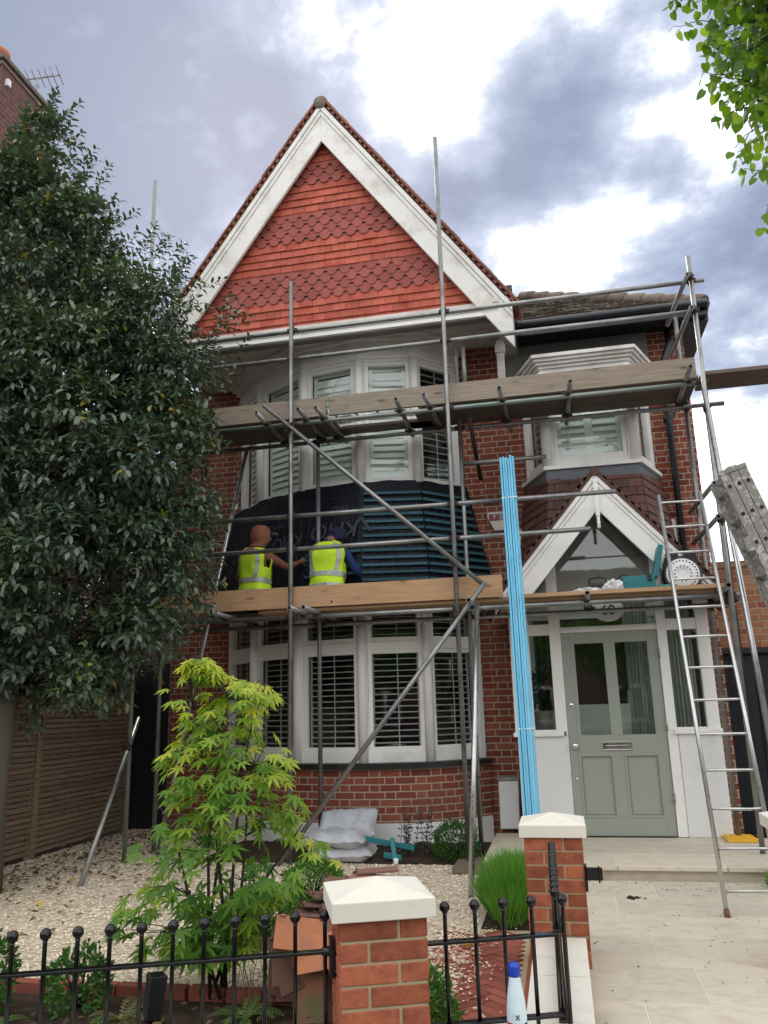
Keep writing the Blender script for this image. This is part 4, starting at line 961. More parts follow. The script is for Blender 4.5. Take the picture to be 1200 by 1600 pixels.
for k in range(9): b.sphere((-.062, 3.678, -.95-.04*k), .0035, 6, 4)
b.build('rivet', MT['alu'], t3)
# water bottle standing on the coping in front of the railing
wb = thing('water_bottle', 'pale blue water bottle with a blue cap standing by the short railing', 'bottle', (-.243, 3.30, -1.26))
bz = -1.26; bx, by = -.243, 3.30; 
mb = MB(); mb.lathe((bx, by, bz), [(.033, .0), (.036, .008), (.0365, .12), (.0368, .145), (.036, .165), (.033, .20), (.028, .23), (.0225, .26), (.021, .27), (.021, .28)], 24); mb.build('flask', MT['bottle'], wb)
mb = MB(); mb.lathe((bx, by, bz), [(.0215, .276), (.0222, .281), (.0222, .307), (.021, .315), (.016, .321), (.003, .323)], 24); mb.build('bottle_cap', MT['bottle_cap'], wb)
for m_, a0, a1 in (('red_band', 200, 248), ('orange_band', 248, 262), ('navy_band', 262, 305), ('ink_white', 305, 318), ('navy_band', 318, 360)):
    mb = MB()
    for k in range(8):
        a, c = R(a0+(a1-a0)*k/8), R(a0+(a1-a0)*(k+1)/8); r = .0371
        mb.quad((bx+r*math.cos(a), by+r*math.sin(a), bz+.03), (bx+r*math.cos(c), by+r*math.sin(c), bz+.03), (bx+r*math.cos(c), by+r*math.sin(c), bz+.13), (bx+r*math.cos(a), by+r*math.sin(a), bz+.13))
    mb.build('colour_band', MT[m_], wb)
to = Vector((-bx, -by, 0)).normalized(); tx = Vector((-to.y, to.x, 0))
q = (to+tx*.08).normalized(); lettering('x', .036, Vector((bx, by, bz+.153))+q*.0375, Vector((-q.y, q.x, 0)), (0, 0, 1), MT['ink_black'], wb, depth=.0008)
for k in range(3):
    q = (to-tx*.42).normalized(); lettering('---', .007, Vector((bx, by, bz+.160-.007*k))+q*.0378, Vector((-q.y, q.x, 0)), (0, 0, 1), MT['ink_black'], wb, depth=.0005)
# ------------------------------------------------------------ scaffold
sc = thing('scaffold', 'grey tube and clip scaffold standing across the front of the house', 'scaffold', (-1.4, 8.2, GZ))
TR = .0242
def bore(mb, p, d):                                              # dark inside of an open tube end
    pass
def tube(name, p, q, m='galv', parent=None, cap=True):
    p, q = Vector(p), Vector(q); b = MB(); d = (q-p).normalized(); r = random.random(); n = 14
    a_ = d.orthogonal().normalized(); b_ = d.cross(a_); rings = []
    for c, rad in ((p+d*.12, TR-.004), (p, TR-.004), (p, TR), (q, TR), (q, TR-.004), (q-d*.12, TR-.004)):
        rings.append([c+(a_*math.cos(2*math.pi*k/n)+b_*math.sin(2*math.pi*k/n))*rad for k in range(n)])
    vs = [v for g in rings for v in g]; fs = []
    for i in range(5):
        for k in range(n): fs.append((i*n+k, i*n+(k+1) % n, (i+1)*n+(k+1) % n, (i+1)*n+k))
    fs.append(tuple(range(n))); fs.append(tuple(range(5*n, 6*n))[::-1])
    b.add(vs, fs, None, True, r)
    return b.build(name, MT[m], parent or sc)
def coupler(pt, d1, d2, parent):
    """double coupler gripping two crossing tubes: two collars, a saddle and bolts"""
    p, d1, d2 = Vector(pt), Vector(d1).normalized(), Vector(d2).normalized(); b = MB()
    x = d1.cross(d2)
    x = x.normalized() if x.length > .05 else d1.orthogonal().normalized()
    for d, c in ((d1, p), (d2, p)):
        b.lathe(c-d*.026, [(.0265, 0), (.0345, .003), (.0345, .049), (.0265, .052)], 14, d)
        s_ = d.cross(x).normalized()
        for k in (-1, 1):
            o = c+s_*(.043*k); b.obox(o, s_, d, x, (-.014, .014), (-.02, .02), (-.012, .012))
        o = c+s_*.048; b.tube(o-x*.035, o+x*.045, .007, n=6); b.lathe(o+x*.03, [(.013, 0), (.013, .014)], 6, x)
    b.obox(p, d1, x.cross(d1), x, (-.025, .025), (-.025, .025), (-.03, .03))
    return b.build('coupler', MT['coupler'], parent)
XS = (-4.47, -2.69, -.94, 1.63)
FY, LY = 8.0, 8.052                                             # standards, and ledgers/rails just inside them
std = []
std.append(tube('standard', (-4.47, FY, GZ), (-4.47, FY, 6.46), 'galv_green'))
std.append(tube('standard', (-2.70, FY, GZ), (-2.685, FY, 4.80)))
s3 = tube('standard', (-.945, FY, GZ), (-.938, FY, 6.40)); std.append(s3)
std.append(tube('standard', (1.625, FY, GZ), (1.645, FY, 4.46)))
RAILS = [('guard_rail', 4.20, -4.6, 1.78, 'galv'), ('guard_rail', 3.86, -4.6, 1.66, 'galv'), ('ledger', 3.075, -4.6, 1.64, 'galv_green'), ('guard_rail', 2.02, -4.55, .70, 'galv'), ('guard_rail', 1.655, -4.55, .42, 'galv'), ('ledger', .925, -4.55, 1.78, 'galv')]
for nm, z, x0, x1, m_ in RAILS:
    t = tube(nm, (x0, LY, z), (x1, LY, z), m_)
    for i, xs in enumerate(XS):
        if x0 < xs < x1+.1: coupler((xs+.002*z, FY+.026, z), (0, 0, 1), (1, 0, 0), std[i])
for z, x1 in ((3.05, 1.95), (.90, 1.80)): tube('ledger', (-4.6, 8.66, z), (x1, 8.66, z), 'galv')
for i, (x, y, zb, zt, m_) in enumerate(((-4.46, 8.6, GZ, 3.9, 'galv'), (-2.56, 8.60, GZ, 3.06, 'galv'), (-.885, 8.60, GZ, 4.02, 'galv'), (1.57, 8.70, -1.33, 4.12, 'galv'))):
    t = tube('standard', (x, y, zb), (x, y, zt), m_)
    for z in (3.05, .90): coupler((x, (y+8.66)/2, z), (0, 0, 1), (1, 0, 0), t)
UT = (-4.2, -2.98, -2.53, -2.33, -1.47, -1.13, -.36, .31, 1.51)
for x in UT: 
    t = tube('transom', (x+random.uniform(-.04, .04), 7.72+random.uniform(-.03, .04), 3.124), (x+random.uniform(-.02, .05), 8.90 if x < -1.3 else 9.05, 3.10))
    coupler((x, LY, 3.10), (0, 1, 0), (1, 0, 0), t); coupler((x, 8.66, 3.078), (0, 1, 0), (1, 0, 0), t)
for x, y0 in ((-3.42, 7.62), (-2.57, 7.58), (-2.43, 7.60), (-.80, 7.74), (.32, 7.70), (1.56, 7.66)):
    t = tube('transom', (x, y0, .974), (x+.06, 8.80, .948))
    coupler((x, LY, .95), (0, 1, 0), (1, 0, 0), t); coupler((x+.05, 8.66, .93), (0, 1, 0), (1, 0, 0), t)
br = tube('brace', (-2.99, 7.945, 3.29), (-.655, 7.935, 1.135)); coupler((-2.69, 7.955, 3.01), (0, 0, 1), (.73, 0, -.68), br); coupler((-.935, 7.955, 1.395), (0, 0, 1), (.73, 0, -.68), br)
br2 = tube('brace', (-.64, 7.90, 1.16), (-2.78, 7.90, GZ+.01)); coupler((-.94, 7.95, .84), (0, 0, 1), (.63, 0, .77), br2)
rk = tube('raker', (-4.26, 6.88, GZ), (-4.53, 8.28, -.06)); coupler((-4.47, 7.97, -.36), (0, 0, 1), (-.18, .7, .71), rk)
tube('raker', (-4.31, 8.39, GZ), (-3.425, 8.55, 2.99), 'galv_bright')
rk = tube('raker', (-.80, 6.78, GZ+.01), (-.735, 7.94, .96), 'galv_bright'); b = MB(); b.lathe((-.765, 7.36, -.29), [(.031, 0), (.031, .14)], 14, (0.027, .43, .9)); b.build('coupler', MT['alu_dirty'], rk); coupler((-.775, 7.22, -.60), (.02, .43, .9), (1, 0, 0), rk)
rk = tube('raker', (1.622, 6.90, GZ+.02), (1.622, 7.95, 3.02), 'galv_bright'); coupler((1.622, 7.93, 2.75), (0, 0, 1), (0, .23, .97), rk)
for z in (4.23, 3.86, 1.99, 1.66): 
    t = tube('end_rail', (1.60, 7.90, z-.02 if z > 3 else z), (1.50, 8.82, z-.13 if z > 3 else z-.08)); coupler((1.635, 7.99, z-.02), (0, 0, 1), (0, 1, 0), t)
tube('brace', (-4.47, 8.05, 3.2), (-4.44, 8.62, .9))
tube('tie_tube', (-.86, 8.63, 2.62), (.05, 8.70, 2.64)); tube('standard', (2.02, 9.75, GZ), (2.0, 9.72, 3.7), 'coupler'); tube('tie_tube', (-.74, 8.2, 3.02), (-.72, 9.1, 2.55), 'coupler')
tube('putlog', (-.80, 8.62, 3.45), (-.80, 8.62, 4.02), 'galv_green')
b = MB(); b.box(1.44, 1.72, 8.56, 8.84, -1.343, -1.315); b.box(1.46, 1.70, 8.58, 8.82, -1.3145, -1.306); b.box(1.50, 1.64, 8.63, 8.77, -1.3055, -1.298)
solo(b, 'base_plate', MT['yellow_plastic'], 'square yellow plastic foot under a scaffold pole on the doorstep', 'base plate', bevel=.006)
b = MB(); b.box(-1.06, -.80, 7.62, 8.16, GZ+.012, GZ+.055); solo(b, 'sole_board', MT['board_dark'], 'short dark timber sole board lying on the gravel under a scaffold pole', 'board', bevel=.004)
# boards: each one lies on the tubes, a thing of its own
def board(x0, x1, y0, y1, z0, z1, m_, label, g='scaffold boards'):
    b = MB(); b.box(x0, x1, y0, y1, z0, z1); o = solo(b, 'scaffold_board', MT[m_], label, 'board', g, bevel=.004); return o
def metal_ends(o): pass
TOE = 'toe boards on edge'
board(-4.45, -2.315, 8.083, 8.119, 3.152, 3.372, 'board_old', 'grey weathered toe board on edge, on the top deck behind the tree branches', TOE)
board(-2.275, 1.60, 8.083, 8.119, 3.150, 3.372, 'board_old', 'longest grey toe board on edge, along the top deck in front of both upper bays', TOE)
board(-4.45, -.485, 8.083, 8.119, 1.030, 1.255, 'board_new', 'fresh pale brown toe board on edge, hiding the legs of the workers', TOE)
for k in range(3):
    y = 8.125+.229*k
    board(-4.5, -2.33+.05*k, y, y+.224, 3.150, 3.188, 'board_dark', 'stained deck board of the top lift, left part beside the tree', 'top deck boards, left')
    if k == 2: board(-2.25, -1.2, y-.02, y+.204, 3.150, 3.188, 'board_dark', 'lone deck board bridging the gap in the top deck', None)
    board(-1.25-.1*k, 1.62, y, y+.224, 3.150, 3.188, 'board_dark', 'stained deck board of the top lift, right part before the small bay', 'top deck boards, right')
for k in range(2): board(1.66, 5.2, 8.14+.229*k, 8.364+.229*k, 3.19, 3.232, 'board_dark', ('front' if k == 0 else 'rear')+' board of the two cantilevering out of the photo on the right', 'boards running out to the right')
for k in range(4):
    y = 8.06+.229*k
    if k == 0: board(-3.1, 1.62, 8.0 if False else 8.125, 8.345, .992, 1.028, 'board_new', 'front deck board of the lower lift with its pale edge showing', None)
    elif k < 3: board(-4.5, 1.65, y+.06, y+.284, .990, 1.028, 'board_dark', 'deck board of the lower lift under the workers', 'lower deck boards')
board(-.44, 1.60, 8.05-.03, 8.122, 1.000, 1.038, 'board_new', 'narrow pale plank lying along the front of the lower deck before the porch', None)
# a short ladder lying flat over the gap in the top deck
ld = thing('ladder', 'short aluminium ladder lying flat over the gap in the top deck', 'ladder', (-1.8, 8.3, 3.19))
for y in (8.16, 8.46):
    b = MB(); b.box(-2.36, -1.22, y-.014, y+.014, 3.190, 3.245); b.build('stile', MT['alu'], ld, .004)
for k in range(5):
    b = MB(); b.tube((-2.25+.24*k, 8.16, 3.217), (-2.25+.24*k, 8.46, 3.217), .014); b.build('rung', MT['alu'], ld)
# access ladder leaning from the path to the lower lift
lf, lt = Vector((1.0, 6.29, PZ)), Vector((1.048, 7.70, 1.86)); lat = Vector((.375, .02, 0))
la = thing('ladder', 'thin steel pole ladder leaning from the stone path up past the lower deck', 'ladder', tuple(lf))
ldv = (lt-lf)
for s in (0, 1):
    b = MB(); o = lat*s; b.path([lf+o, lt+o*1.0], [.0165, .0165], 12); b.build('stile', MT['alu'], la)
    b = MB(); b.path([lf+o-ldv*.002, lf+o+ldv*.012], [.021, .021], 10); b.build('ladder_foot', MT['clay'], la)
for k in range(13):
    p = lf+ldv*(.045+.93*k/12); b = MB(); sag = Vector((0, 0, .012 if k == 2 else 0))
    b.path([p, p+lat*.75-sag*.6, p+lat], [.011]*3, 8); b.build('rung', MT['alu'], la)
# triple extension ladder seen from the side at the right
tl = thing('extension_ladder', 'triple extension ladder spattered with paint, leaning in from the right edge', 'ladder', (2.62, 7.0, GZ))
tu = Vector((-.29, .0, .957)).normalized(); tp = Vector((1.545, 6.9, 1.83)); tw = Vector((.957, 0, .29)).normalized(); tn_ = Vector((0, 1, 0))
LL = 3.42
for sec in range(3):
    off_ = tw*(-.105+.078*sec)
    for side in (0, 1):
        b = MB(); o = tp+off_+tn_*(.42*side)-tu*(.0 if sec != 1 else .015)
        b.obox(o, tu, tw, tn_, (-LL, 0), (0, .072), (0, .02)); b.obox(o, tu, tw, tn_, (-LL, 0), (0, .008), (.02 if side == 0 else -.022, .042 if side == 0 else 0)); b.obox(o, tu, tw, tn_, (-LL, 0), (.064, .072), (.02 if side == 0 else -.022, .042 if side == 0 else 0))
        b.build('stile', MT['alu_dirty'], tl, .002)
    for k in range(13):
        c = tp+off_+tw*.036-tu*(.12+.25*k); b = MB(); b.tube(c+tn_*.021, c+tn_*.42, .014, n=10); b.build('rung', MT['alu_dirty'], tl)
        b = MB(); b.lathe(c-tn_*.0, [(.016, 0), (.016, .006), (.011, .0062), (.011, .0005)], 12, -tn_); b.m = 0; b.build('rung_socket', MT['coupler'], tl)
b = MB()
for sec in range(3): b.obox(tp-tw*.108+tw*.078*sec, tu, tw, tn_, (-.01, .03+.012*(sec % 2)), (-.002, .078), (-.006, .45 if sec == 1 else .03))
b.build('top_bracket', MT['alu_dirty'], tl, .004)
for k in (.62, 1.0):
    b = MB(); b.obox(tp-tw*.13-tu*k, tu, tw, tn_, (-.06, .06), (-.03, .03), (-.012, .05)); b.build('guide_bracket', MT['alu_dirty'], tl, .004)
# bundle of blue battens leaning on the rails
bb = thing('batten_bundle', 'strapped bundle of long bright blue timber battens leaning upright against the rails', 'timber bundle', (-.27, 7.60, -1.36))
b0, b1 = Vector((-.315, 7.56, -1.345)), Vector((-.352, 7.985, 2.43)); bd = (b1-b0).normalized(); bx = Vector((1, 0, 0)); bx = (bx-bd*bx.dot(bd)).normalized(); by_ = bd.cross(bx)
for j in range(2):
    for i in range(6):
        b = MB(); l = (b1-b0).length+random.uniform(-.02, .02)
        b.obox(b0+bx*(-.073+.0248*i+random.uniform(-.002, .002)*1)+by_*(-.0465*j+random.uniform(-.005, .005)), bd, bx, by_, (0, l), (.0012, .0208), (-.022, .022)); b.build('batten', MT['batten_blue'], bb, .002)
for k in (3.35, 1.1):
    b = MB(); b.obox(b0+bd*k, bx, by_, bd, (-.079, .081), (-.0705, .0245), (0, .012)); b.build('strap', MT['strap'], bb)
# tools on the right end of the lower deck
dz = 1.029
tb = thing('tool_box', 'teal power tool case with its lid standing open on the lower deck', 'tool case', (.87, 8.3, dz))
b = MB(); b.box(.69, 1.0, 8.18, 8.42, dz, dz+.15); b.box(.70, .99, 8.165, 8.18, dz+.02, dz+.12); b.build('case_body', MT['teal_tool'], tb, .01)
b = MB(); b.obox((1.0, 8.18, dz+.13), (.25, 0, .97), (0, 1, 0), (.97, 0, -.25), (0, .33), (0, .24), (-.02, .03)); b.build('case_lid', MT['teal_tool'], tb, .01)
b = MB(); b.box(.925, .965, 8.150, 8.164, dz+.09, dz+.155); b.build('latch', MT['black_plastic'], tb, .003)
b = MB(); b.obox((1.02, 8.2, dz), (1, 0, 0), (0, 1, 0), (0, 0, 1), (0, .16), (0, .2), (0, .055)); solo(b, 'tool_tray', MT['teal_tool'], 'flat teal tray between the tool case and the cable reel', 'tray', bevel=.02)
cr2 = thing('cable_reel', 'cable reel with a pale perforated disc, at the right end of the lower deck', 'cable reel', (1.27, 8.3, dz))
cc = Vector((1.27, 8.24, dz+.15)); fy = Vector((0, -1, .12)).normalized()
b = MB(); b.lathe(cc-fy*.12, [(.02, 0), (.17, .0), (.185, .01), (.185, .03), (.165, .035), (.165, .09), (.185, .095), (.185, .115), (.165, .12), (.02, .12)], 28, fy); b.build('rim', MT['black_plastic'], cr2)
b = MB(); b.lathe(cc, [(.16, 0), (.155, .008), (.11, .012), (.10, .02), (.06, .022), (.05, .012), (.03, .012), (.003, .014)], 28, fy); dsc = b.build('disc', MT['box_white'], cr2)
b = MB(); ux = Vector((1, 0, 0)); uz = fy.cross(ux)
for ring, n_ in ((.134, 26), (.078, 14)):
    for k in range(n_): a = 2*math.pi*k/n_; b.lathe(cc+ux*(ring*math.cos(a))+uz*(ring*math.sin(a))+fy*.0095, [(.008, 0), (.008, .004 if ring > .1 else .0135)], 6, fy)
b.build('vent_hole', MT['black_plastic'], dsc)
b = MB()
for x in (-.11, .06): b.box(1.25+x, 1.36+x, 8.26, 8.40, dz+.28, dz+.385)
b.path([(1.14, 8.3, dz+.33), (1.11, 8.28, dz+.25), (1.10, 8.26, dz+.1)], [.018]*3, 8); b.build('handle_block', MT['black_plastic'], cr2, .012)
def crumple(name, c, rx, ry, rz, label, cat, m_='foil'):
    b = MB(); n, k = 26, 12; g = []
    for j in range(k+1):
        for i in range(n):
            a, e = 2*math.pi*i/n, math.pi*j/k; p = Vector((math.cos(a)*math.sin(e), math.sin(a)*math.sin(e), -math.cos(e)))
            q = 1+.35*mnoise.noise(p*2.5+Vector(c))+.22*mnoise.noise(p*7); g.append((c[0]+p.x*rx*q, c[1]+p.y*ry*q, c[2]+max(0, (p.z+.6)*rz*q)))
    b.add(g, [(j*n+i, j*n+(i+1) % n, (j+1)*n+(i+1) % n, (j+1)*n+i) for j in range(k) for i in range(n)], None, False, .5)
    return solo(b, name, MT[m_], label, cat)
crumple('plastic_wrap', (.34, 8.16, dz+.003), .15, .07, .03, 'flattened crumpled clear film on the lower deck, left of the tools', 'packaging')
crumple('plastic_bag', (.60, 8.20, dz+.003), .10, .08, .07, 'bulging crumpled clear bag on the lower deck beside the teal case', 'bag')
cb = thing('carry_case', 'small black case with a bent handle on the lower deck behind the plastic film', 'case', (.45, 8.38, dz))
b = MB(); b.box(.36, .56, 8.32, 8.42, dz, dz+.12); b.build('case_body', MT['black_plastic'], cb, .02)
b = MB(); b.path([(.37, 8.37, dz+.10), (.38, 8.37, dz+.165), (.46, 8.37, dz+.18), (.54, 8.37, dz+.165), (.55, 8.37, dz+.10)], [.008]*5, 8); b.path([(.57, 8.37, dz+.04), (.63, 8.35, dz+.14), (.70, 8.30, dz+.18), (.76, 8.24, dz+.16)], [.006]*4, 6); b.build('handle', MT['black_plastic'], cb)
# ------------------------------------------------------------ workers
def person(label, bones, joints, mats, cat='person', loc=(0, 0, 0), sub=2):
    """one skinned body: joints {name:(pos, radius)}, bones [(a,b,material index)]"""
    names = list(joints); idx = {k: i for i, k in enumerate(names)}
    me = bpy.data.meshes.new('person'); L0 = Vector(loc)
    me.from_pydata([tuple(Vector(joints[k][0])-L0) for k in names], [(idx[a], idx[b]) for a, b, _ in bones], [])
    o = bpy.data.objects.new('person', me); COL.objects.link(o)
    sk = o.modifiers.new('skin', 'SKIN'); sk.use_smooth_shade = True
    if not me.skin_vertices: 
        bpy.context.view_layer.objects.active = o
    for i, k in enumerate(names):
        r = joints[k][1]; r = (r, r) if not isinstance(r, tuple) else r
        me.skin_vertices[0].data[i].radius = r
    me.skin_vertices[0].data[0].use_root = True
    ss = o.modifiers.new('subsurf', 'SUBSURF'); ss.levels = sub; ss.render_levels = sub
    dg = bpy.context.evaluated_depsgraph_get(); nm = bpy.data.meshes.new_from_object(o.evaluated_get(dg))
    o.modifiers.clear(); o.data = nm; o.location = loc; ROOTLOC[o.name] = L0
    nm.materials.clear()
    for m_ in mats: nm.materials.append(MT[m_])
    segs = [(Vector(joints[a][0])-L0, Vector(joints[b_][0])-L0, mi) for a, b_, mi in bones]
    for p in nm.polygons:
        c = p.center; best = (1e9, 0)
        for a, b_, mi in segs:
            t = max(0, min(1, (c-a).dot(b_-a)/max(1e-9, (b_-a).length_squared))); dd = (c-(a+(b_-a)*t)).length
            if dd < best[0]: best = (dd, mi)
        p.material_index = best[1]; p.use_smooth = True
    tag(o, label, cat); return o
def hand(J, B, nm, wr, d, pn, mi, sc_=1.0, curl=.5, thumb=1):
    """five fingers rooted in a palm; d: pointing direction, pn: palm normal"""
    d = Vector(d).normalized(); pn = Vector(pn).normalized(); s = d.cross(pn).normalized(); wr = Vector(wr)
    J[nm+'palm'] = (wr+d*.05, (.030, .016)); B.append((nm+'wrist', nm+'palm', mi))
    for f, (lat_, ln, r) in enumerate(((-.030, .062, .0085), (-.010, .075, .009), (.011, .070, .0088), (.030, .055, .008))):
        k0 = wr+d*.085+s*lat_; a = curl*.9
        J[f'{nm}k{f}'] = (k0, r*1.15); B.append((nm+'palm', f'{nm}k{f}', mi))
        d1 = (d*math.cos(a)+pn*math.sin(a)); k1 = k0+d1*ln*.55; J[f'{nm}m{f}'] = (k1, r); B.append((f'{nm}k{f}', f'{nm}m{f}', mi))
        d2 = (d*math.cos(a*2.1)+pn*math.sin(a*2.1)); J[f'{nm}t{f}'] = (k1+d2*ln*.5, r*.85); B.append((f'{nm}m{f}', f'{nm}t{f}', mi))
    t0 = wr+d*.035+s*(-.038*thumb); J[nm+'th0'] = (t0, .011); B.append((nm+'palm', nm+'th0', mi))
    t1 = t0+(d*.6-s*.55*thumb+pn*.3).normalized()*.04; J[nm+'th1'] = (t1, .0095); B.append((nm+'th0', nm+'th1', mi))
    J[nm+'th2'] = (t1+(d*.8-s*.1*thumb+pn*.45).normalized()*.03, .008); B.append((nm+'th1', nm+'th2', mi))
def vest(p, hip, chest, neck, sh, wx, parent, facing):
    """hi-vis vest as a lofted shell round the torso with arm holes, stripes as strips on it"""
    hip, chest, neck = Vector(hip), Vector(chest), Vector(neck); upv = (neck-hip).normalized()
    ax = Vector(sh).normalized(); ay = upv.cross(ax).normalized()
    rings = []; n = 44
    prof = [(-.12, .208, .155), (-.05, .203, .150), (.03, .196, .146), (.14, .192, .142), (.25, .200, .143), (.33, .209, .142), (.40, .214, .137), (.46, .208, .125), (.50, .18, .112), (.535, .11, .095)]
    Ls = (neck-hip).length
    def at(v, a, out=0.0):
        v = max(-.12, min(.535, v))
        for (v0, x0, y0), (v1, x1, y1) in zip(prof, prof[1:]):
            if v0 <= v <= v1: t = (v-v0)/(v1-v0); rx, ry = x0+(x1-x0)*t, y0+(y1-y0)*t; break
        e = abs(math.cos(a))**.8*math.copysign(1, math.cos(a)); f = abs(math.sin(a))**.8*math.copysign(1, math.sin(a))
        bend = chest-(hip+upv*((chest-hip).dot(upv))); k = math.sin(max(0, min(1, v/.5))*math.pi)
        pt = hip+upv*(v*Ls/.52)+ax*(e*(rx*wx+out))+ay*(f*(ry+out))+bend*k
        w = mnoise.noise(pt*8)*.020+mnoise.noise(Vector((pt.x*9, pt.y*9, pt.z*26)))*.012*(1 if v < .18 else .45)+mnoise.noise(Vector((pt.x*26, pt.y*26, pt.z*7)))*.006
        return pt+(ax*e+ay*f)*w
    b = MB(); NV_ = 26; g = []
    for j in range(NV_+1):
        v = -.12+.655*j/NV_
        for i in range(n): g.append(at(v, 2*math.pi*i/n))
    fs = []
    for j in range(NV_):
        v = -.12+.655*(j+.5)/NV_
        for i in range(n):
            a = 2*math.pi*(i+.5)/n
            hole = abs(math.cos(a)) > .955 and .28 < v < .45
            if not hole: fs.append((j*n+i, j*n+(i+1) % n, (j+1)*n+(i+1) % n, (j+1)*n+i))
    b.add(g, fs, None, True, .5)
    vo = b.build('hi_vis_vest', MT['hivis'], parent)
    so_ = vo.modifiers.new('solid', 'SOLIDIFY'); so_.thickness = .006
    for v0 in (-.045, .10):
        if v0 < 0: b = MB()
        for i in range(48):
            a, c = 2*math.pi*i/48, 2*math.pi*(i+1)/48
            b.add([at(v0, a, .008), at(v0, c, .008), at(v0+.058, c, .008), at(v0+.058, a, .008)], [(0, 1, 2, 3)], None, True)
        if v0 < 0: b.build('waist_stripe', MT['reflective'], vo); b = MB()
    for s in (-1, 1):
        for face in (-1, 1):
            for k in range(14):
                v, w = .13+.38*k/14, .13+.38*(k+1)/14
                ang = lambda vv, o_: math.pi/2*face+s*(.62+.15*math.sin((vv-.15)/.36*math.pi)+o_)
                b.add([at(v, ang(v, -.14), .0075), at(v, ang(v, .14), .0075), at(w, ang(w, .14), .0075), at(w, ang(w, -.14), .0075)], [(0, 1, 2, 3)], None, True)
    b.build('reflective_stripe', MT['reflective'], vo)
    return vo
def kneeler(label, x, y, lean, lsh, rsh, arms, mats, head, hooded, yaw=0.0, hdir=(0, 1, 0)):
    z = 1.03; J, B = {}, []
    hip = Vector((x, y, z+.24)); ch_ = Vector((x+lean[0]*.6, y+lean[1]*.6, z+.50)); nk = Vector((x+lean[0], y+lean[1], z+.735))
    hx = Vector((math.cos(yaw), math.sin(yaw), 0)); hy = Vector((-math.sin(yaw), math.cos(yaw), 0))
    J['hip'] = (hip, (.16, .12)); J['waist'] = (hip.lerp(ch_, .5), (.135, .10)); J['chest'] = (ch_, (.148, .10)); J['upper'] = (ch_.lerp(nk, .62), (.115, .082)); J['neck'] = (nk, .058)
    B += [('hip', 'waist', 0), ('waist', 'chest', 0), ('chest', 'upper', 0), ('upper', 'neck', 0)]
    hd = Vector(head); hv = Vector(hdir).normalized()
    J['skull0'] = (nk.lerp(hd, .45), .066); J['skull1'] = (hd, (.078, .092) if hooded else (.086, .098)); J['skull2'] = (hd+Vector((0, 0, .065))-hv*.01, (.055, .062) if hooded else (.066, .075))
    B += [('neck', 'skull0', 3), ('skull0', 'skull1', 3 if hooded else 1), ('skull1', 'skull2', 3 if hooded else 1)]
    J['chin'] = (hd+hv*.055+Vector((0, 0, -.075)), .038); B.append(('skull0', 'chin', 3)); J['nose'] = (hd+hv*.105+Vector((0, 0, -.02)), .014); B.append(('skull1', 'nose', 3))
    for s, sh_ in ((-1, lsh), (1, rsh)):
        S = nk+Vector((0, 0, -.085))+hx*(s*.165); k = 'l' if s < 0 else 'r'
        J[k+'sh'] = (S, .066); B.append(('upper', k+'sh', 1))
        el, wr = Vector(arms[k][0]), Vector(arms[k][1]); J[k+'el'] = (el, .047); J[k+'hwrist'] = (wr, (.029, .024)); J[k+'fore'] = (el.lerp(wr, .35), .044)
        B += [(k+'sh', k+'el', 1), (k+'el', k+'fore', 1), (k+'fore', k+'hwrist', 1)]
        hand(J, B, k+'h', wr, arms[k][2], arms[k][3], 3, thumb=s)
        T_ = hip+hx*(s*.09)+Vector((0, 0, -.03)); kn = T_+hy*.36+hx*(s*.05); kn.z = z+.075; an = T_-hy*.06+hx*(s*.02); an.z = z+.06; toe = an-hy*.06; toe.z = z+.04
        J[k+'thigh'] = (T_, .098); J[k+'knee'] = (kn, .066); J[k+'ankle'] = (an, .05); J[k+'calf'] = (kn.lerp(an, .45)+Vector((0, 0, .01)), .06); J[k+'toe'] = (toe-hy*.10, .036)
        B += [('hip', k+'thigh', 2), (k+'thigh', k+'knee', 2), (k+'knee', k+'calf', 2), (k+'calf', k+'ankle', 2), (k+'ankle', k+'toe', 4)]
    o = person(label, B, J, mats, loc=(x, y, z))
    vest(None, hip+Vector((0, 0, -.02)), ch_, nk+Vector((0, 0, -.02)), hx, 1.0, o, hv)
    return o, hd, hv
w1, hd, hv = kneeler('person kneeling in a brown hood and hi-vis vest, one arm reaching to the black membrane', -3.22, 8.34, (-.03, .06), 0, 0,
    {'l': ((-3.49, 8.52, 1.44), (-3.36, 8.66, 1.34), (.5, .8, -.1), (.6, -.3, -.4)), 'r': ((-2.93, 8.56, 1.55), (-2.83, 8.70, 1.63), (.45, .55, .35), (-.5, .7, -.4))},
    ['hood', 'hood', 'trouser', 'skin', 'black_plastic'], (-3.17, 8.44, 1.90), True, yaw=-.45, hdir=(.75, .6, -.05))
hx_ = Vector((hv.y, -hv.x, 0)).normalized(); hf_ = Vector((hv.x, hv.y, 0)).normalized(); nk1 = Vector((-3.25, 8.40, 1.765))
b = MB(); g = []; fs = []; nn_ = 28                                   # hood with a face opening, gathered on the shoulders
prof = [(.137, .012, 0), (.128, .055, 0), (.105, .084, 0), (.065, .104, 0), (.02, .113, 0), (-.03, .110, 0), (-.075, .098, .15), (-.105, .090, .45), (-.13, .098, .8), (-.15, .122, 1), (-.172, .138, 1), (-.195, .140, 1), (-.215, .125, 1)]
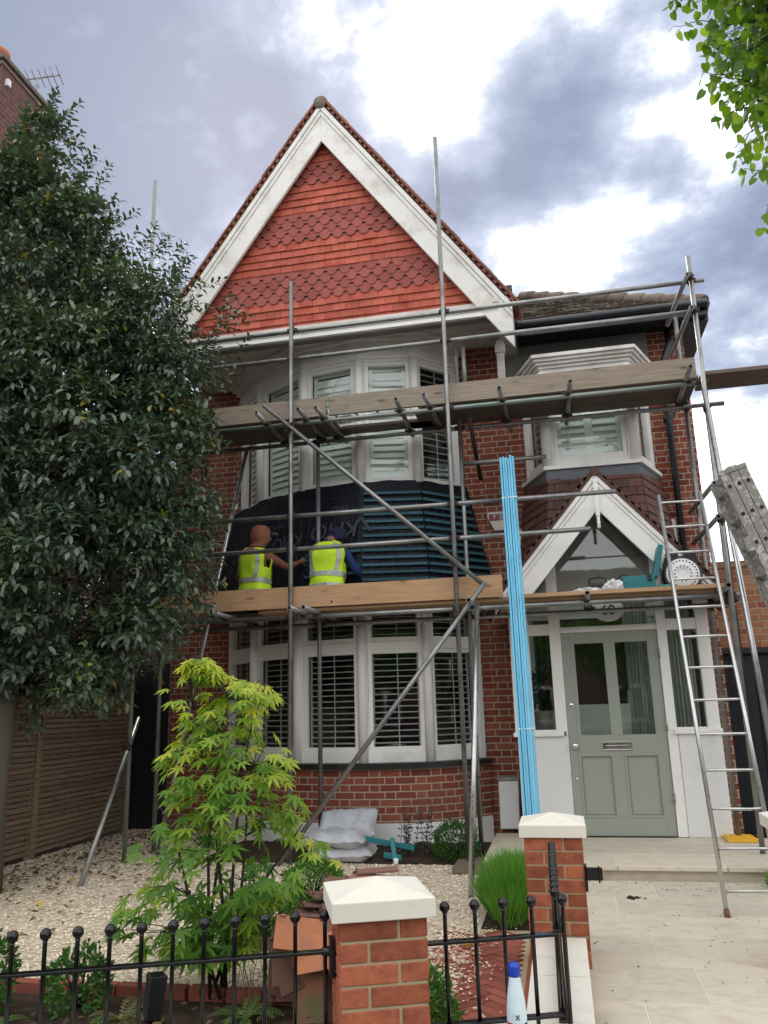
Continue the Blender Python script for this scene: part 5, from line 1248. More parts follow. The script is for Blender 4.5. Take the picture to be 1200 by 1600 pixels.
for z_, r_h, t_ in prof:
    cc_ = (hd-hf_*.018).lerp(Vector((nk1.x, nk1.y, hd.z)), t_); cc_.z = hd.z+z_
    for i in range(nn_):
        a_ = 2*math.pi*i/nn_; dv_ = hf_*math.cos(a_)+hx_*math.sin(a_); p = cc_+dv_*(r_h*(1.12 if math.cos(a_) < -.3 and t_ == 0 else 1.0))
        p += dv_*(mnoise.noise(Vector((p.x*9, p.y*9, p.z*24)))*.014+mnoise.noise(p*26)*.005*(1+t_)); g.append(p)
for j in range(len(prof)-1):
    for i in range(nn_):
        a_ = 2*math.pi*(i+.5)/nn_
        if math.cos(a_) > .72 and -.10 < (prof[j][0]+prof[j+1][0])/2 < .075: continue
        fs.append((j*nn_+i, j*nn_+(i+1) % nn_, (j+1)*nn_+(i+1) % nn_, (j+1)*nn_+i))
b.add(g, fs, None, True, .5)
ho = b.build('hood', MT['hood'], w1)
b = MB(); pts_ = []
for z_, r_h, t_ in prof[:9]:
    cc_ = (hd-hf_*.018).lerp(Vector((nk1.x, nk1.y, hd.z)), t_); cc_.z = hd.z+z_; pts_.append(cc_-hf_*(r_h*(1.12 if t_ == 0 else 1.0)+.004))
b.path(pts_, [.006]*len(pts_), 6); b.build('hood_seam', MT['hood_dark'], ho)
b = MB()
for z0_, z1_ in ((-.13, -.105),):
    for i in range(24):
        a_, c_ = 2*math.pi*i/24, 2*math.pi*(i+1)/24; o_ = Vector((nk1.x, nk1.y, hd.z-.125)).lerp(hd+Vector((0, 0, -.125)), .25)
        p_ = o_+(hf_*math.cos(a_)+hx_*math.sin(a_))*.103; q_ = o_+(hf_*math.cos(c_)+hx_*math.sin(c_))*.103; b.path([p_, q_], [.007, .007], 6, False)
b.build('hood_fold', MT['hood_dark'], ho)

so_ = ho.modifiers.new('solid', 'SOLIDIFY'); so_.thickness = .012; sb_ = ho.modifiers.new('sub', 'SUBSURF'); sb_.levels = 1; sb_.render_levels = 1
b = MB(); b.prism([(-.075, 0), (.075, 0), (.07, .05), (.04, .085), (0, .095), (-.04, .085), (-.07, .05)], hd+hv*.085+Vector((0, 0, .040)), hx_, hv, Vector((0, 0, 1)), 0, .008); b.build('cap_peak', MT['grey_cap'], w1, .003)
w2, hd, hv = kneeler('person kneeling in a navy beanie, blue sleeves and hi-vis vest, facing the wall', -2.37, 8.30, (-.02, .10), 0, 0,
    {'l': ((-2.64, 8.48, 1.47), (-2.58, 8.68, 1.40), (.2, .95, .1), (.5, .1, -.8)), 'r': ((-2.07, 8.46, 1.44), (-2.10, 8.66, 1.40), (-.15, .95, .15), (-.5, .1, -.8))},
    ['navy', 'blue', 'trouser', 'skin', 'black_plastic'], (-2.31, 8.52, 1.850), False, yaw=-.05, hdir=(.12, .95, -.12))
b = MB(); b.lathe(hd+Vector((0, -.005, -.01)), [(.104, -.02), (.108, .0), (.106, .03), (.103, .035), (.102, .07), (.085, .105), (.05, .128), (.01, .136)], 20, (.0, -.15, 1)); b.build('beanie', MT['navy'], w2)
b = MB()
b.lathe(hd+Vector((-.03, -.06, -.12)), [(.085, -.03), (.10, 0), (.092, .035), (.075, .045)], 18, (0, .35, 1)); b.build('vest_collar', MT['hivis'], w2)
# ------------------------------------------------------------ leaves
rl = random.Random(11)
def leaf(b, base, d, nrm, Ln, W, r, droop=.15):
    s = d.cross(nrm); 
    if s.length < 1e-4: s = d.orthogonal()
    s.normalize(); u = s.cross(d)
    m1 = base+d*(Ln*.33)-u*(droop*Ln*.12); m2 = base+d*(Ln*.68)-u*(droop*Ln*.5); t = base+d*Ln-u*(droop*Ln)
    f = u*(W*.16)
    b.add([base, m1+s*W*.45+f, m1, m1-s*W*.45+f, m2+s*W*.42+f, m2, m2-s*W*.42+f, t], [(0, 2, 1), (0, 3, 2), (1, 2, 5, 4), (2, 3, 6, 5), (4, 5, 7), (5, 6, 7)], None, True, r)
def leaf_s(b, base, d, s, Ln, W, r):
    b.add([base, base+d*Ln*.5+s*W*.5, base+d*Ln, base+d*Ln*.5-s*W*.5], [(0, 1, 2, 3)], None, True, r)
def rdir(up_=0.0):
    while True:
        v = Vector((rl.uniform(-1, 1), rl.uniform(-1, 1), rl.uniform(-1, 1)))
        if .05 < v.length < 1: v.normalize(); v.z += up_; return v.normalized()
def sprig(b, p, d, n, Ln, Wd, length, tone, droop=.25):
    d = d.normalized(); sd = d.orthogonal().normalized(); sd.rotate(Quaternion(d, rl.uniform(0, 6.28)))
    tip = p+d*length
    for k in range(n):
        t = (k+.6)/n; a = sd.copy(); a.rotate(Quaternion(d, 2.4*k))
        ld = (d*(.45+.6*t)+a*.9+Vector((0, 0, -.15))).normalized()
        q = p+d*(length*t); nr = (Vector((0, 0, 1))*.9+d*.4+rdir()*.45).normalized()
        leaf(b, q, ld, nr, Ln*rl.uniform(.75, 1.15), Wd*rl.uniform(.8, 1.1), min(1, max(0, tone+rl.gauss(0, .13))) if rl.random() > .012 else rl.uniform(.96, 1), droop)
    return tip
# ------------------------------------------------------------ big evergreen on the left
ev = thing('evergreen_tree', 'big dark glossy evergreen tree filling the left side, in front of the house corner', 'tree', (-4.98, 6.5, GZ))
rows = [(6.2, -5.12, -5.02), (5.85, -5.28, -4.80), (5.5, -5.55, -4.66), (5.1, -6.0, -4.58), (4.7, -6.1, -4.48), (4.3, -6.1, -4.26), (3.95, -6.1, -3.9), (3.65, -6.1, -3.52), (3.3, -6.1, -3.42), (2.95, -6.1, -3.42), (2.5, -6.1, -3.44), (2.05, -6.1, -3.44), (1.6, -6.0, -3.44), (1.15, -6.0, -3.55), (.75, -5.9, -3.66), (.40, -5.8, -4.05)]
clumps = []
for z, x0, x1 in rows:
    w = x1-x0; n = max(1, int(w/.50))
    for i in range(n+1):
        for lay in range(3):
            x = x0+w*i/max(1, n)+rl.uniform(-.14, .10) if n > 1 else (x0+x1)/2
            edge = min(1, max(.12, (x1-x)/1.1)); hy = min(.95, .25+w*.28)*math.sqrt(edge)
            y = 6.85+(-hy, 0, hy*.8)[lay]+rl.uniform(-.28, .22)
            if lay == 1 and rl.random() < .35: continue
            if w < .6 and lay != 1: continue
            clumps.append((Vector((x-.10, y, z+rl.uniform(-.18, .18))), rl.uniform(.22, .40)))
b = MB()
for c, r in clumps:
    tone = rl.uniform(.22, .75); ns = int(34+135*r); sz = rl.uniform(.85, 1.2)
    for k in range(ns):
        d = rdir(.12); 
        if d.y > .45 and rl.random() < .6: d.y = -d.y
        p = c+Vector((d.x*r, d.y*r, d.z*r*.8))*rl.uniform(.45, 1.0)
        sprig(b, p, (d+Vector((0, -.15, .25))), rl.choice((5, 6, 7)), .090*sz, .042*sz, rl.uniform(.10, .20), tone)
for z, x1 in ((6.45, -5.10), (6.3, -4.95), (5.85, -4.72), (5.4, -4.48), (4.9, -4.3), (4.62, -3.75), (4.45, -3.5), (4.3, -3.4), (4.2, -3.6), (3.6, -2.98), (3.2, -3.15), (3.75, -3.0), (1.75, -3.1), (1.35, -3.22), (.9, -3.3), (2.4, -3.25)):
    for q in range(5):                                              # loose shoots breaking the outline
        p = Vector((x1+rl.uniform(-.25, .05), 6.85+rl.uniform(-.3, .3), z+rl.uniform(-.2, .1))); d = Vector((.7, 0, .75))+rdir()*.4
        for s in range(3): p = sprig(b, p, d, 5, .080, .036, .10, .4); d = d+rdir()*.2
b.build('crown', MT['leaf_ever'], ev)
b = MB(); tp0 = Vector((-4.98, 6.5, GZ-.05)); b.path([tp0, (-4.97, 6.5, -.6), (-4.93, 6.52, .3), (-4.98, 6.6, 1.6), (-5.0, 6.7, 3.4), (-5.1, 6.8, 5.6)], [.19, .155, .145, .12, .085, .03], 14); b.build('trunk', MT['bark'], ev)
b = MB()
for k in range(34):
    c, r = rl.choice(clumps); z0 = max(.2, c.z-rl.uniform(.6, 1.4)); st_ = Vector((-4.98, 6.62, z0)); m_ = st_.lerp(c, .5)+Vector((0, 0, -.08))
    b.path([st_, m_, c], [.035, .022, .008], 7)
b.build('branch', MT['bark_dark'], ev)
# ------------------------------------------------------------ young maple in the front bed
mp = thing('maple_shrub', 'young Japanese maple with bright yellow green leaves behind the long railing', 'shrub', (-1.92, 4.45, GZ))
def mleaf(b, base, d, nrm, Ln, r):
    d = d.normalized(); s = d.cross(nrm).normalized(); u = s.cross(d)
    angs = [-2.15, -1.45, -.72, 0, .72, 1.45, 2.15]; lens = [.42, .72, .93, 1.0, .93, .72, .42]; vs = [base]; fs = []
    def pt(a, q): return base+(d*math.cos(a)+s*math.sin(a))*(Ln*q)-u*(Ln*q*q*.30)+u*(.02*Ln)
    order = []
    for k, (a, l_) in enumerate(zip(angs, lens)):
        w = .20
        order += [pt(a-.36, .26 if 0 < k else .14), pt(a-w, l_*.58), pt(a, l_), pt(a+w, l_*.58)]
    order.append(pt(angs[-1]+.36, .14)); vs += order
    for i in range(1, len(vs)-1): fs.append((0, i, i+1))
    b.add(vs, fs, None, True, r)
rm = random.Random(5); lb, sb = MB(), MB()
def outline(z):                                                     # half widths of the foliage at a height
    T_ = [(-1.30, -2.30, -1.78), (-1.1, -2.42, -1.66), (-.95, -2.40, -1.46), (-.85, -2.38, -1.32), (-.7, -2.30, -1.36), (-.5, -2.28, -1.44), (-.3, -2.22, -1.50), (-.1, -2.24, -1.56), (.08, -2.20, -1.60), (.18, -2.18, -1.86), (.32, -2.14, -2.04)]
    for (z0, a0, b0), (z1, a1, b1) in zip(T_, T_[1:]):
        if z0 <= z <= z1: t = (z-z0)/(z1-z0); return a0+(a1-a0)*t, b0+(b1-b0)*t
    return T_[-1][1:]
stems = []
for k, (tx, ty, tz) in enumerate(((-2.12, 4.50, .28), (-1.62, 4.38, .12), (-1.86, 4.36, .05), (-2.28, 4.35, -.50), (-1.44, 4.45, -.62), (-1.98, 4.62, -.1), (-1.72, 4.55, -.35))):
    p0 = Vector((-1.92+.05*math.cos(k*2), 4.45+.05*math.sin(k*2), GZ)); p3 = Vector((tx, ty, tz)); q = [p0+(p3-p0)*t+Vector((math.sin(t*5+k)*.03, math.cos(t*4+k)*.03, 0))+Vector((0, 0, .12*math.sin(t*3.1))) for t in (0, .2, .4, .6, .8, 1)]
    sb.path(q, [.011, .010, .008, .0065, .005, .003], 7); stems.append(q)
n = 0
while n < 690:
    z = -1.26+1.55*rm.random()**1.12; x0, x1 = outline(z); x0 += .16*mnoise.noise(Vector((z*5, 1, 2))); x1 += .18*mnoise.noise(Vector((z*5.5, 7, 3))); fx = rm.random(); x = x0+(x1-x0)*fx
    hw = (x1-x0)*.5; y = 4.42+rm.uniform(-1, 1)*hw*.85*math.sqrt(max(0, 1-(2*fx-1)**2)+.08)
    p = Vector((x, y, z))
    if mnoise.noise(p*4.2+Vector((9, 2, 1))) < -.10: continue
    outd = Vector((x-(x0+x1)/2, (y-4.42), 0)); outd = outd.normalized() if outd.length > .02 else Vector((0, -1, 0))
    d = (outd*.7+Vector((0, -.45, -.42))+Vector((rm.uniform(-1, 1), rm.uniform(-1, 1), rm.uniform(-.5, .5)))*.5).normalized()
    nr = (Vector((0, -.35, 1))+outd*.35+Vector((rm.uniform(-1, 1), rm.uniform(-1, 1), 0))*.3).normalized()
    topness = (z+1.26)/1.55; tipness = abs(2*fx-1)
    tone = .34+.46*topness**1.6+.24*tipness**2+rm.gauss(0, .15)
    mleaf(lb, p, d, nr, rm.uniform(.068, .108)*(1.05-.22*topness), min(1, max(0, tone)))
    if n % 4 == 0:
        q = min((s_ for st_ in stems for s_ in st_ if s_.z < z+.05), key=lambda s_: (s_-p).length, default=stems[0][0])
        sb.path([q, q.lerp(p, .5)+Vector((0, 0, .03)), p], [.0032, .0024, .0015], 5)
    n += 1
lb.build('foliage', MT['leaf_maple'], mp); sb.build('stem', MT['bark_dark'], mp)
# ------------------------------------------------------------ street tree overhanging the top right corner
lt_ = thing('lime_tree', 'lime tree whose fresh green branches hang into the top right corner', 'tree', (3.6, 3.0, GZ-.1))
b, bs_ = MB(), MB()
def lime_leaf(p, d, nr, L_, r):
    d = d.normalized(); s = d.cross(nr).normalized(); u = s.cross(d)
    pts = [(0, .0), (-.10, .30), (.12, .50), (.42, .50), (.72, .30), (1.0, 0), (.72, -.30), (.42, -.50), (.12, -.50), (-.10, -.30)]
    vs = [p+d*(.4*L_)]+[p+d*(a*L_)+s*(c*L_)-u*(.22*c*c*L_)-u*(a*a*.15*L_) for a, c in pts]
    b.add(vs, [(0, i, i % 10+1) for i in range(1, 11)], None, True, r)
rt2 = random.Random(21)
def twig(p, d, n, step, lo=.055, hi=.082):
    q = [p.copy()]
    for k in range(n):
        d = (d+Vector((rt2.uniform(-1, 1), rt2.uniform(-1, 1), rt2.uniform(-1, 1)))*.34+Vector((0, 0, -.08))).normalized(); p = p+d*step; q.append(p.copy())
        for s in (-1, 1):
            if rt2.random() < .97:
                sd = d.cross(Vector((0, 0, 1))).normalized()*s
                ld = (sd*.7+d*.35+Vector((0, 0, -.85))+Vector((rt2.uniform(-1, 1), rt2.uniform(-1, 1), 0))*.45).normalized()
                st_ = p+sd*.02+Vector((0, 0, -.02))
                lime_leaf(st_+ld*.02, ld, (Vector((rt2.uniform(-.7, .7), -.5+rt2.uniform(-.6, .6), .45))).normalized(), rt2.uniform(lo, hi), rt2.random())
    bs_.path(q, [.0048-.0034*i/len(q) for i in range(len(q))], 5)
for (sx, sy, sz), dv, cnt in (((2.06, 4.3, 4.2), (-1, -.05, -.0), 50), ((2.06, 4.3, 3.95), (-1, 0, -.04), 50), ((2.06, 4.3, 3.68), (-1, 0, -.06), 44), ((1.90, 4.3, 4.45), (-.8, 0, .0), 50), ((1.95, 4.3, 3.32), (-.95, -.02, -.10), 12)):
    base = Vector((sx, sy, sz)); dv = Vector(dv).normalized(); bs_ = MB()
    bs_.path([base+Vector((1.5, -1.1, -.4)), base, base+dv*.62], [.035, .014, .008], 7)
    for k in range(cnt):
        t = rt2.random(); o = base+dv*(t*.42)+Vector((0, rt2.uniform(-.5, .6), rt2.uniform(-.16, .2)))
        twig(o, dv+Vector((rt2.uniform(-.3, .3), rt2.uniform(-.6, .6), rt2.uniform(-.35, .3))), rt2.choice((5, 6, 7)), .08, .05, .074)
    bs_.build('bough', MT['bark_dark'], lt_)
bs_ = MB()
for k in range(220):                                                 # the rest of the crown, out of the photo
    a = rt2.uniform(0, 6.28); e = rt2.uniform(-.3, 1.2); rr = rt2.uniform(.5, 1)
    o = Vector((3.7+math.cos(a)*1.7*rr, 2.6+math.sin(a)*1.9*rr, 5.0+math.sin(e)*1.7*rr))
    if o.x < 1.9+.25*abs(o.y-4.3): continue
    twig(o, Vector((math.cos(a), math.sin(a), .1)), 6, .09, .07, .10)
b.build('crown', MT['leaf_lime'], lt_); bs_.build('twigs', MT['bark_dark'], lt_)
b = MB(); b.path([(3.6, 3.0, GZ-.2), (3.6, 3.0, .6), (3.62, 2.9, 2.2), (3.65, 2.75, 4.2), (3.7, 2.6, 5.8)], [.24, .19, .16, .11, .03], 14)
for ex, ey_, ez_ in ((3.5, 3.3, 3.6), (4.6, 2.0, 5.2), (2.9, 1.6, 5.1), (3.3, 3.2, 4.0)): b.path([(3.62, 2.9, 2.3), (3.6+(ex-3.6)*.4, 2.9+(ey_-2.9)*.4, 2.3+(ez_-2.3)*.6), (ex, ey_, ez_)], [.09, .06, .02], 8)
b.build('trunk', MT['bark'], lt_)
# ------------------------------------------------------------ bushes and small plants
def bush(name, c, rx, ry, rz, n, Ln, m_, label, cat='bush', seed=1, up_=.4, tone=.5):
    r_ = random.Random(seed); t = thing(name, label, cat, (c[0], c[1], c[2])); lf_ = MB(); sm_ = MB(); C = Vector(c)+Vector((0, 0, rz*.85))
    for k in range(n):
        while True:
            v = Vector((r_.gauss(0, 1), r_.gauss(0, 1), r_.gauss(0, 1)))
            if v.length > .1: break
        v.normalize(); q = r_.uniform(.72, 1.0)*(1+.22*mnoise.noise(v*2.3+Vector((seed, 0, 0)))+.12*mnoise.noise(v*6))
        p = C+Vector((v.x*rx*q, v.y*ry*q, v.z*rz*q))
        if p.z < c[2]+.01: p.z = c[2]+.01+r_.random()*.03
        d = (v+Vector((0, 0, up_))+Vector((r_.uniform(-1, 1), r_.uniform(-1, 1), r_.uniform(-1, 1)))*.6).normalized(); s = d.cross(Vector((r_.uniform(-1, 1), r_.uniform(-1, 1), r_.uniform(-1, 1)))).normalized()
        tn2 = min(1, max(0, tone+.35*mnoise.noise(p*8)+r_.gauss(0, .16)))
        for q2 in range(3):
            dd2 = (d+s*(-.7+.7*q2)).normalized(); leaf_s(lf_, p+d*(.4*Ln*q2), dd2, d.cross(dd2).normalized() if q2 != 1 else s, Ln*r_.uniform(.8, 1.2), Ln*.55, tn2)
    for k in range(16):
        a = r_.uniform(0, 6.28); e = Vector((math.cos(a)*rx*.75, math.sin(a)*ry*.75, rz*r_.uniform(.9, 1.6))); sm_.path([Vector(c), Vector(c)+e*.5+Vector((0, 0, .03)), Vector(c)+e], [.006, .004, .002], 5)
    lf_.build('foliage', MT[m_], t); sm_.build('stem', MT['bark_dark'], t); return t
bush('box_bush', (-1.10, 8.25, GZ), .22, .22, .20, 1500, .024, 'leaf_box', 'rounded dark green box bush at the foot of the bay beside the scaffold pole', seed=2, tone=.3)
bush('box_bush', (-2.05, 5.45, GZ), .28, .32, .17, 2400, .026, 'leaf_box', 'spreading bright green bush behind the heap of old tiles', seed=3, tone=.55)
bush('box_bush', (-2.02, 6.55, GZ), .24, .22, .16, 1500, .026, 'leaf_box', 'low yellow green bush between the maple and the cement bags', seed=4, tone=.7)
bush('box_bush', (-.80, 4.05, GZ), .22, .24, .155, 1900, .024, 'leaf_box', 'leafy green bush on the pavers behind the short railing, beside the front pier', seed=5, tone=.62)
bush('weed_clump', (1.56, 7.22, GZ+.02), .06, .10, .07, 220, .03, 'leaf_grass', 'small tuft of weeds at the right end of the step', 'weed', seed=6)
bush('garden_plant', (-3.05, 3.95, GZ), .24, .20, .22, 700, .034, 'leaf_box', 'green leafy plant behind the far left of the long railing', 'plant', seed=7, tone=.4)
bush('garden_plant', (-2.52, 4.12, GZ), .15, .14, .16, 420, .034, 'leaf_box', 'narrow leaved plant left of the maple stems', 'plant', seed=8, tone=.35)
# upright lavender like tuft beside the second pier
lav = thing('lavender_bush', 'upright bright green grassy bush left of the second pier', 'bush', (-.44, 6.5, GZ)); b = MB(); r_ = random.Random(9)
for k in range(5200):
    a = r_.uniform(0, 6.28); q = math.sqrt(r_.random()); x, y = -.45+math.cos(a)*.17*q, 6.5+math.sin(a)*.62*q
    h = (.34+.10*r_.random())*(1-.45*q*q)*(1+.15*mnoise.noise(Vector((x*6, y*6, 0)))); ln = Vector((math.cos(a)*.38*q+r_.uniform(-.42, .42), math.sin(a)*.25*q+r_.uniform(-.42, .42), 1)).normalized()
    p0 = Vector((x, y, GZ)); z0 = r_.uniform(.0, .55); p0 = p0+ln*(h*z0); p1 = p0+ln*(h*(1-z0)*.55); p2 = p0+ln*(h*(1-z0))+Vector((math.cos(a), math.sin(a), -.2))*.03*r_.random()
    s = Vector((r_.uniform(-1, 1), r_.uniform(-1, 1), 0)).normalized()*.0035; tn2 = min(1, max(0, .5+.3*mnoise.noise(p1*7)+r_.gauss(0, .15)))
    b.add([p0-s, p0+s, p1+s, p1-s, p2], [(0, 1, 2, 3), (3, 2, 4)], None, True, tn2)
b.build('foliage', MT['leaf_grass'], lav)
sg = thing('sage_plant', 'dark grey leaved upright plant against the white plinth', 'plant', (-1.5, 8.35, GZ)); b = MB(); bs2 = MB()
for k in range(11):
    a = r_.uniform(0, 6.28); p = Vector((-1.52+r_.uniform(-.14, .16), 8.35+r_.uniform(-.08, .08), GZ)); q = [p]
    for j in range(9):
        p = p+Vector((math.cos(a)*.008+r_.uniform(-.006, .006), math.sin(a)*.004, .034+.012*(k % 3))); q.append(p)
        for s in (-1, 1):
            d = Vector((s*math.cos(j*1.6+a), math.sin(j*1.6+a)*s, .35)).normalized(); leaf_s(b, p, d, (d.cross(Vector((0, 0, 1))).normalized()*.5+Vector((0, 0, .9))).normalized(), .045, .020, r_.random())
    bs2.path(q, [.003]*len(q), 5)
b.build('foliage', MT['leaf_sage'], sg); bs2.build('stem', MT['bark_dark'], sg)
def fern(c, n, ln, label, seed, m_='leaf_fern', tone=.4, g='ferns in the front bed'):
    r_ = random.Random(seed); t = thing('fern', label, 'fern', c, g); b = MB()
    for k in range(n):
        a = 6.28*k/n+r_.uniform(-.3, .3); el = r_.uniform(.5, 1.1); p = Vector(c); L_ = ln*r_.uniform(.7, 1.1); tn2 = min(1, max(0, tone+r_.gauss(0, .2))); prev = p
        for j in range(14):
            e = el-j*.11; d = Vector((math.cos(a)*math.cos(e), math.sin(a)*math.cos(e), math.sin(e))); q = prev+d*(L_/14); s = d.cross(Vector((0, 0, 1))).normalized()
            w = L_*.22*math.sin(math.pi*(j+1.2)/16)
            for sg_ in (-1, 1): leaf_s(b, prev, (s*sg_+d*.35).normalized(), d, w, L_/14*.85, tn2)
            b.add([prev-s*.002, prev+s*.002, q+s*.002, q-s*.002], [(0, 1, 2, 3)], None, True, tn2); prev = q
    b.build('fronds', MT[m_], t)
fern((-2.78, 3.72, GZ), 12, .26, 'small bright fern at the far left behind the long railing', 31, tone=.35)
fern((-2.22, 4.02, GZ), 13, .24, 'browning fern left of the maple, behind the long railing', 32, tone=.85)
fern((-1.62, 4.12, GZ), 12, .22, 'sparse green fern in front of the heap of tiles', 33, tone=.5)
fern((-1.36, 3.72, GZ), 12, .22, 'green fern beside the left face of the front pier', 34, tone=.3)
fern((-2.46, 3.55, GZ), 11, .20, 'low green fern in the middle of the front bed', 35, tone=.2)
# dead twiggy stems near the tiles
tw_ = MB(); r_ = random.Random(41)
for k in range(16):
    p = Vector((-1.62+r_.uniform(-.10, .10), 4.30+r_.uniform(-.06, .06), GZ)); q = [p]
    for j in range(5): p = p+Vector((r_.uniform(-.035, .035), r_.uniform(-.03, .03), .065)); q.append(p)
    tw_.path(q, [.0025, .002, .002, .0015, .0012, .001], 5)
solo(tw_, 'dry_plant', MT['clay'], 'dry brown twiggy plant between the maple and the tiles', 'plant')
# fallen leaves
b = MB(); r_ = random.Random(51)
def dleaf(bm, x, y, z, L_, rr):
    a = r_.uniform(0, 6.28); d = Vector((math.cos(a), math.sin(a), r_.uniform(-.1, .3))).normalized(); nr = Vector((r_.uniform(-.4, .4), r_.uniform(-.4, .4), 1)).normalized(); leaf(bm, Vector((x, y, z)), d, nr, L_, L_*.5, rr, r_.uniform(-.3, .3))
for k in range(900):
    y = r_.uniform(5.2, 9.9); x = -5.55+2.1*r_.random()**1.3
    if r_.random() < .5: x = min(x, -5.55+.9*r_.random()+.3)
    dleaf(b, x, y, GZ+.02+r_.random()*.012, r_.uniform(.03, .085), r_.random()*.9)
for k in range(240): dleaf(b, r_.uniform(.06, 1.48), r_.uniform(4, 8.4) if k % 2 else r_.uniform(6.9, 7.35), PZ+.003, r_.uniform(.008, .022), .1)
for k in range(160): dleaf(b, r_.uniform(-4.3, -1.3), r_.uniform(3.4, 4.4), GZ+.03, r_.uniform(.03, .06), r_.random())
o = b.build('leaf_litter', MT['dead']); o['kind'] = 'stuff'; o['label'] = 'brown fallen leaves scattered over the gravel'
for x, y in ((-4.42, 6.95), (-4.2, 6.2), (-4.05, 6.05), (-4.75, 6.5), (-4.62, 6.0), (-3.95, 7.3), (-4.45, 5.7), (-4.9, 7.4), (-.62, 5.42)):
    q = MB(); dleaf(q, x, y, GZ+.03, r_.uniform(.08, .11), r_.random())
    solo(q, 'fallen_leaf', MT['dead_yellow'], 'single yellow fallen leaf lying on pale gravel' if x < -1 else 'single yellow leaf on the gravel just right of the front pier', 'leaf', 'yellow leaves on the gravel' if x < -1 else None)
q = MB()
for k in range(26): stone_ = (r_.gauss(.42, .04), r_.gauss(6.78, .03)); q.sphere((stone_[0], stone_[1], PZ+.006), r_.uniform(.006, .016), 6, 4, sc=(1, .8, .5))
solo(q, 'dirt_clod', MT['soil'], 'small dark clod of earth on the stone path', 'dirt')
# ------------------------------------------------------------ heap of old roof tiles behind the front pier
TL, TW, TT = .265, .165, .012
def rtile(c, rx, ry, rz, m_, label, g, club=False, wide=False, roll=0.0):
    b = MB(); w, l = (TL/2, TW/2) if wide else (TW/2, TL/2)
    if club: poly = [(-w, l), (-w, -.04), (-w+.02, -.04)]+[(math.cos(math.pi+math.pi*k/10)*(w-.02), -.045+math.sin(math.pi+math.pi*k/10)*.08) for k in range(11)]+[(w-.02, -.04), (w, -.04), (w, l)]
    else: poly = [(-w, -l), (w, -l), (w, l), (-w, l)]
    b.prism(poly, (0, 0, 0), (1, 0, 0), (0, 1, 0), (0, 0, 1), -TT/2, TT/2)
    if not club: b.box(-w+.02, -w+.045, l-.01, l, TT/2, TT/2+.012); b.box(w-.045, w-.02, l-.01, l, TT/2, TT/2+.012)
    o = b.build('roof_tile', MT[m_], None, .002); o.location = c; o.rotation_euler = (Matrix.Rotation(rz, 3, 'Z') @ Matrix.Rotation(rx, 3, 'X') @ Matrix.Rotation(ry, 3, 'Y') @ Matrix.Rotation(roll, 3, 'Z')).to_euler(); return tag(o, label, 'tile', g)
r_ = random.Random(61); yaw = .30
fx_, fy_ = Vector((math.cos(yaw), math.sin(yaw), 0)), Vector((-math.sin(yaw), math.cos(yaw), 0)); HC = Vector((-1.30, 4.32, GZ))
gd = 'dark weathered tiles stacked in the heap'
for lay in range(3):                                                  # tiles standing on edge, leaning back, in rows
    for k in range(6):
        c = HC+fx_*(-.18+.17*(k % 3)+r_.uniform(-.02, .02))+fy_*(.30-.03*k-.10*lay+.10)+Vector((0, 0, .12+.10*(k//3)))
        rtile(c, R(62)+r_.uniform(-.08, .08), r_.uniform(-.08, .08), yaw+r_.uniform(-.12, .12), 'clay', 'weathered brown roof tile in the heap behind the front pier', gd)
for k in range(15):                                                   # stack lying flat on top, slipping towards the front
    c = HC+fx_*(-.02+.014*k+r_.uniform(-.06, .06))+fy_*(.13-.003*k+r_.uniform(-.06, .05))+Vector((0, 0, .345+.0155*k))
    rtile(c, R(8)+r_.uniform(-.09, .09), r_.uniform(-.12, .10), yaw+R(90)+r_.uniform(-.3, .3), 'clay', 'weathered brown roof tile in the heap behind the front pier', gd)
for k in range(5):
    c = HC+fx_*(.10+.07*k+r_.uniform(-.02, .02))+fy_*(.34+.12*k)+Vector((0, 0, .40+.022*k)); rtile(c, r_.uniform(-.2, .25), r_.uniform(-.2, .2), r_.uniform(0, 3), 'clay', 'weathered brown roof tile in the heap behind the front pier', gd)
go = 'clean orange tiles on the front of the heap'
rtile(HC+fx_*.155+fy_*-.14+Vector((0, 0, .25)), R(70), .0, yaw+.10, 'clay_orange', 'long clean orange tile leaning on the heap, right against the front pier', None, roll=-.10)
rtile(HC+fx_*.0+fy_*-.165+Vector((0, 0, .31)), R(60), -.05, yaw-.05, 'clay_orange', 'orange tile lying sideways across the front of the heap', None, False, True, .12)
rtile(HC+fx_*-.09+fy_*-.125+Vector((0, 0, .385)), R(52), .06, yaw+.12, 'clay_orange', 'second orange tile behind the sideways one, topmost on the left of the heap', None, False, True, -.16)
rtile(HC+fx_*.10+fy_*-.10+Vector((0, 0, .40)), R(48), .0, yaw-.1, 'clay', 'grey pink tile showing above the orange ones', None, roll=.08)
rtile(HC+fx_*-.15+fy_*-.10+Vector((0, 0, .26)), R(64), -.1, yaw+.22, 'clay', 'pink brown tile at the left end of the heap, chipped by the gravel', None, roll=.25)
rtile(HC+fx_*-.05+fy_*-.15+Vector((0, 0, .13)), R(74), -.04, yaw-.06, 'clay_green', 'broad brown tile with green stains at the foot of the heap', None, roll=.05)
rtile(HC+fx_*.11+fy_*-.13+Vector((0, 0, .10)), R(74), .08, yaw-.02, 'clay', 'reddish brown tile upright at the foot of the heap beside the pier', None, roll=-.06)
rtile(HC+fx_*.22+fy_*-.10+Vector((0, 0, .43)), R(24), 0, yaw, 'clay_orange', 'orange club ended tile poking out at the top of the heap', None, True, roll=R(-85))
